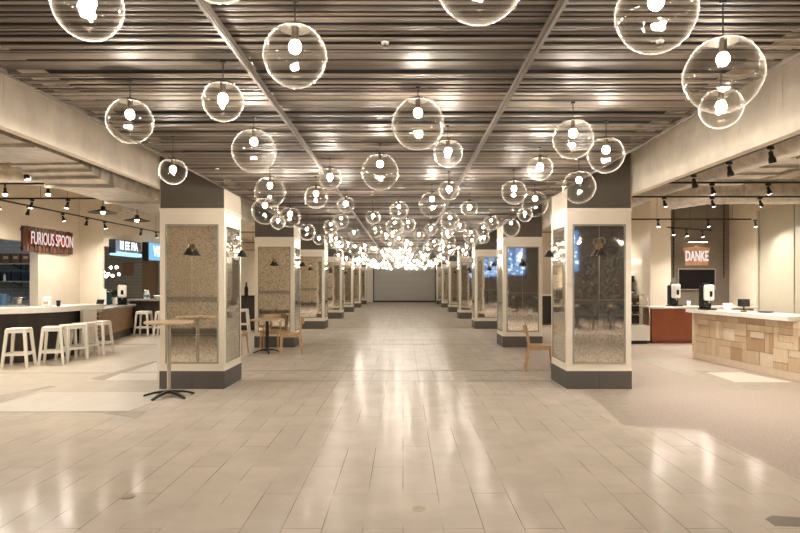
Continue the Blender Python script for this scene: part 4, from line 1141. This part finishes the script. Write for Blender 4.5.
# DANKE sign and television on the taupe wall
c = at(697.5, 256, 17.9)
t = thing('shop_sign', 'small peach wooden sign reading DANKE on the taupe wall', 'sign', (c.x, 17.999, c.z))
b = MB(); w = .36
b.T = Matrix.Rotation(PI / 2, 4, 'X'); b.prism([(-w * .93, -.27), (w * .93, -.27), (w * .96, .08), (w * 1.08, .16), (w * 1.08, .24), (.05, .27), (0, .30), (-.05, .27), (-w * 1.08, .24), (-w * 1.08, .16), (-w * .96, .08)], 0.0, .05); b.build('board', M['sign_peach'], t)
text_mesh('lettering', 'DANKE', .40, .006, M['letter_white'], t, Matrix.Translation((0, -.06, -.01)) @ Matrix.Rotation(PI / 2, 4, 'X'), .50, .012)
b = MB(); b.tube([(-.3, -.12, .42), (.3, -.12, .42)], .02, 10); b.tube([(0, 0, .42), (0, -.12, .42)], .01, 6); b.build('picture_light', M['black_metal'], t)
b = MB(); b.box(-.28, .28, -.132, -.115, .398, .402); b.build('lamp', emis('lit_sign_lamp', (1., .8, .58), 7), t)
a, d = at(678.5, 268.5, 17.9), at(716.5, 290, 17.9)
t = thing('flatscreen_tv', 'wall-mounted television, dark screen, below the peach sign', 'television', ((a.x + d.x) / 2, 17.99, d.z))
w = (d.x - a.x) / 2; h = a.z - d.z
b = MB(); b.box(-w, w, -.05, 0, 0, h, .008); b.build('bezel', M['tv_bezel'], t)
b = MB(); b.box(-w + .03, w - .03, -.054, -.049, .03, h - .03); b.build('screen', M['screen'], t)
# two chain-hung cable drops on the taupe wall
for x, s in ((7.85, 'left'), (9.3, 'right')):
    b = MB(); b.tube([(x, 17.97, 1.7), (x, 17.97, DECK)], .012, 6)
    for z in [1.7 + .12 * i for i in range(14)]: b.ball((x, 17.97, z), .022, 8, 5)
    tag(b.build('hanging_chain', M['dark_cord']), f'dark chain hanging down the taupe wall at its {s} end', 'chain')
# tall dark cabinet between the right columns
t = thing('cabinet', 'brown cabinet glimpsed between the first and second right columns', 'cabinet', (5.0, 22.4, 0))
b = MB(); b.box(-.55, .55, 0, .5, 0, 1.05); b.build('body', M['jar'], t); b = MB(); b.box(-.58, .58, -.03, .52, 1.05, 1.1); b.build('top', M['stone_top'], t)
for x0, x1 in ((-.53, -.01), (.01, .53)):
    b = MB(); b.box(x0, x1, -.02, 0, .08, 1.02); dd = b.build('door', M['dark_wood'], t)
    b = MB(); b.ball(((x1 - .05) if x0 < 0 else (x0 + .05), -.03, .6), .015, 8, 6); b.build('knob', M['chrome'], dd)

# ---------------------------------------------------------------- camera, world, view
cam = bpy.data.cameras.new('camera'); co = bpy.data.objects.new('camera', cam); COL.objects.link(co)
co.location = (0, 0, H); co.rotation_euler = (PI / 2, 0, 0)
cam.sensor_width = 36; cam.lens = 36 * FP / 800; cam.shift_x = -3 / 800; cam.shift_y = 15.5 / 800; cam.clip_end = 200
S.camera = co
w = bpy.data.worlds.new('world'); S.world = w; w.use_nodes = True
w.node_tree.nodes['Background'].inputs[0].default_value = (1, .9, .78, 1); w.node_tree.nodes['Background'].inputs[1].default_value = .05
S.view_settings.view_transform = 'Standard'; S.view_settings.look = 'None'; S.view_settings.exposure = 1.6; S.view_settings.gamma = 1
S.view_settings.use_curve_mapping = False
S.cycles.transparent_max_bounces = 48; S.cycles.max_bounces = 10; S.cycles.diffuse_bounces = 7; S.cycles.glossy_bounces = 5
S.cycles.sample_clamp_indirect = 6; S.cycles.use_light_tree = True; S.cycles.use_denoising = True
S.cycles.denoising_prefilter = 'ACCURATE'
S.cycles.caustics_reflective = False; S.cycles.caustics_refractive = False
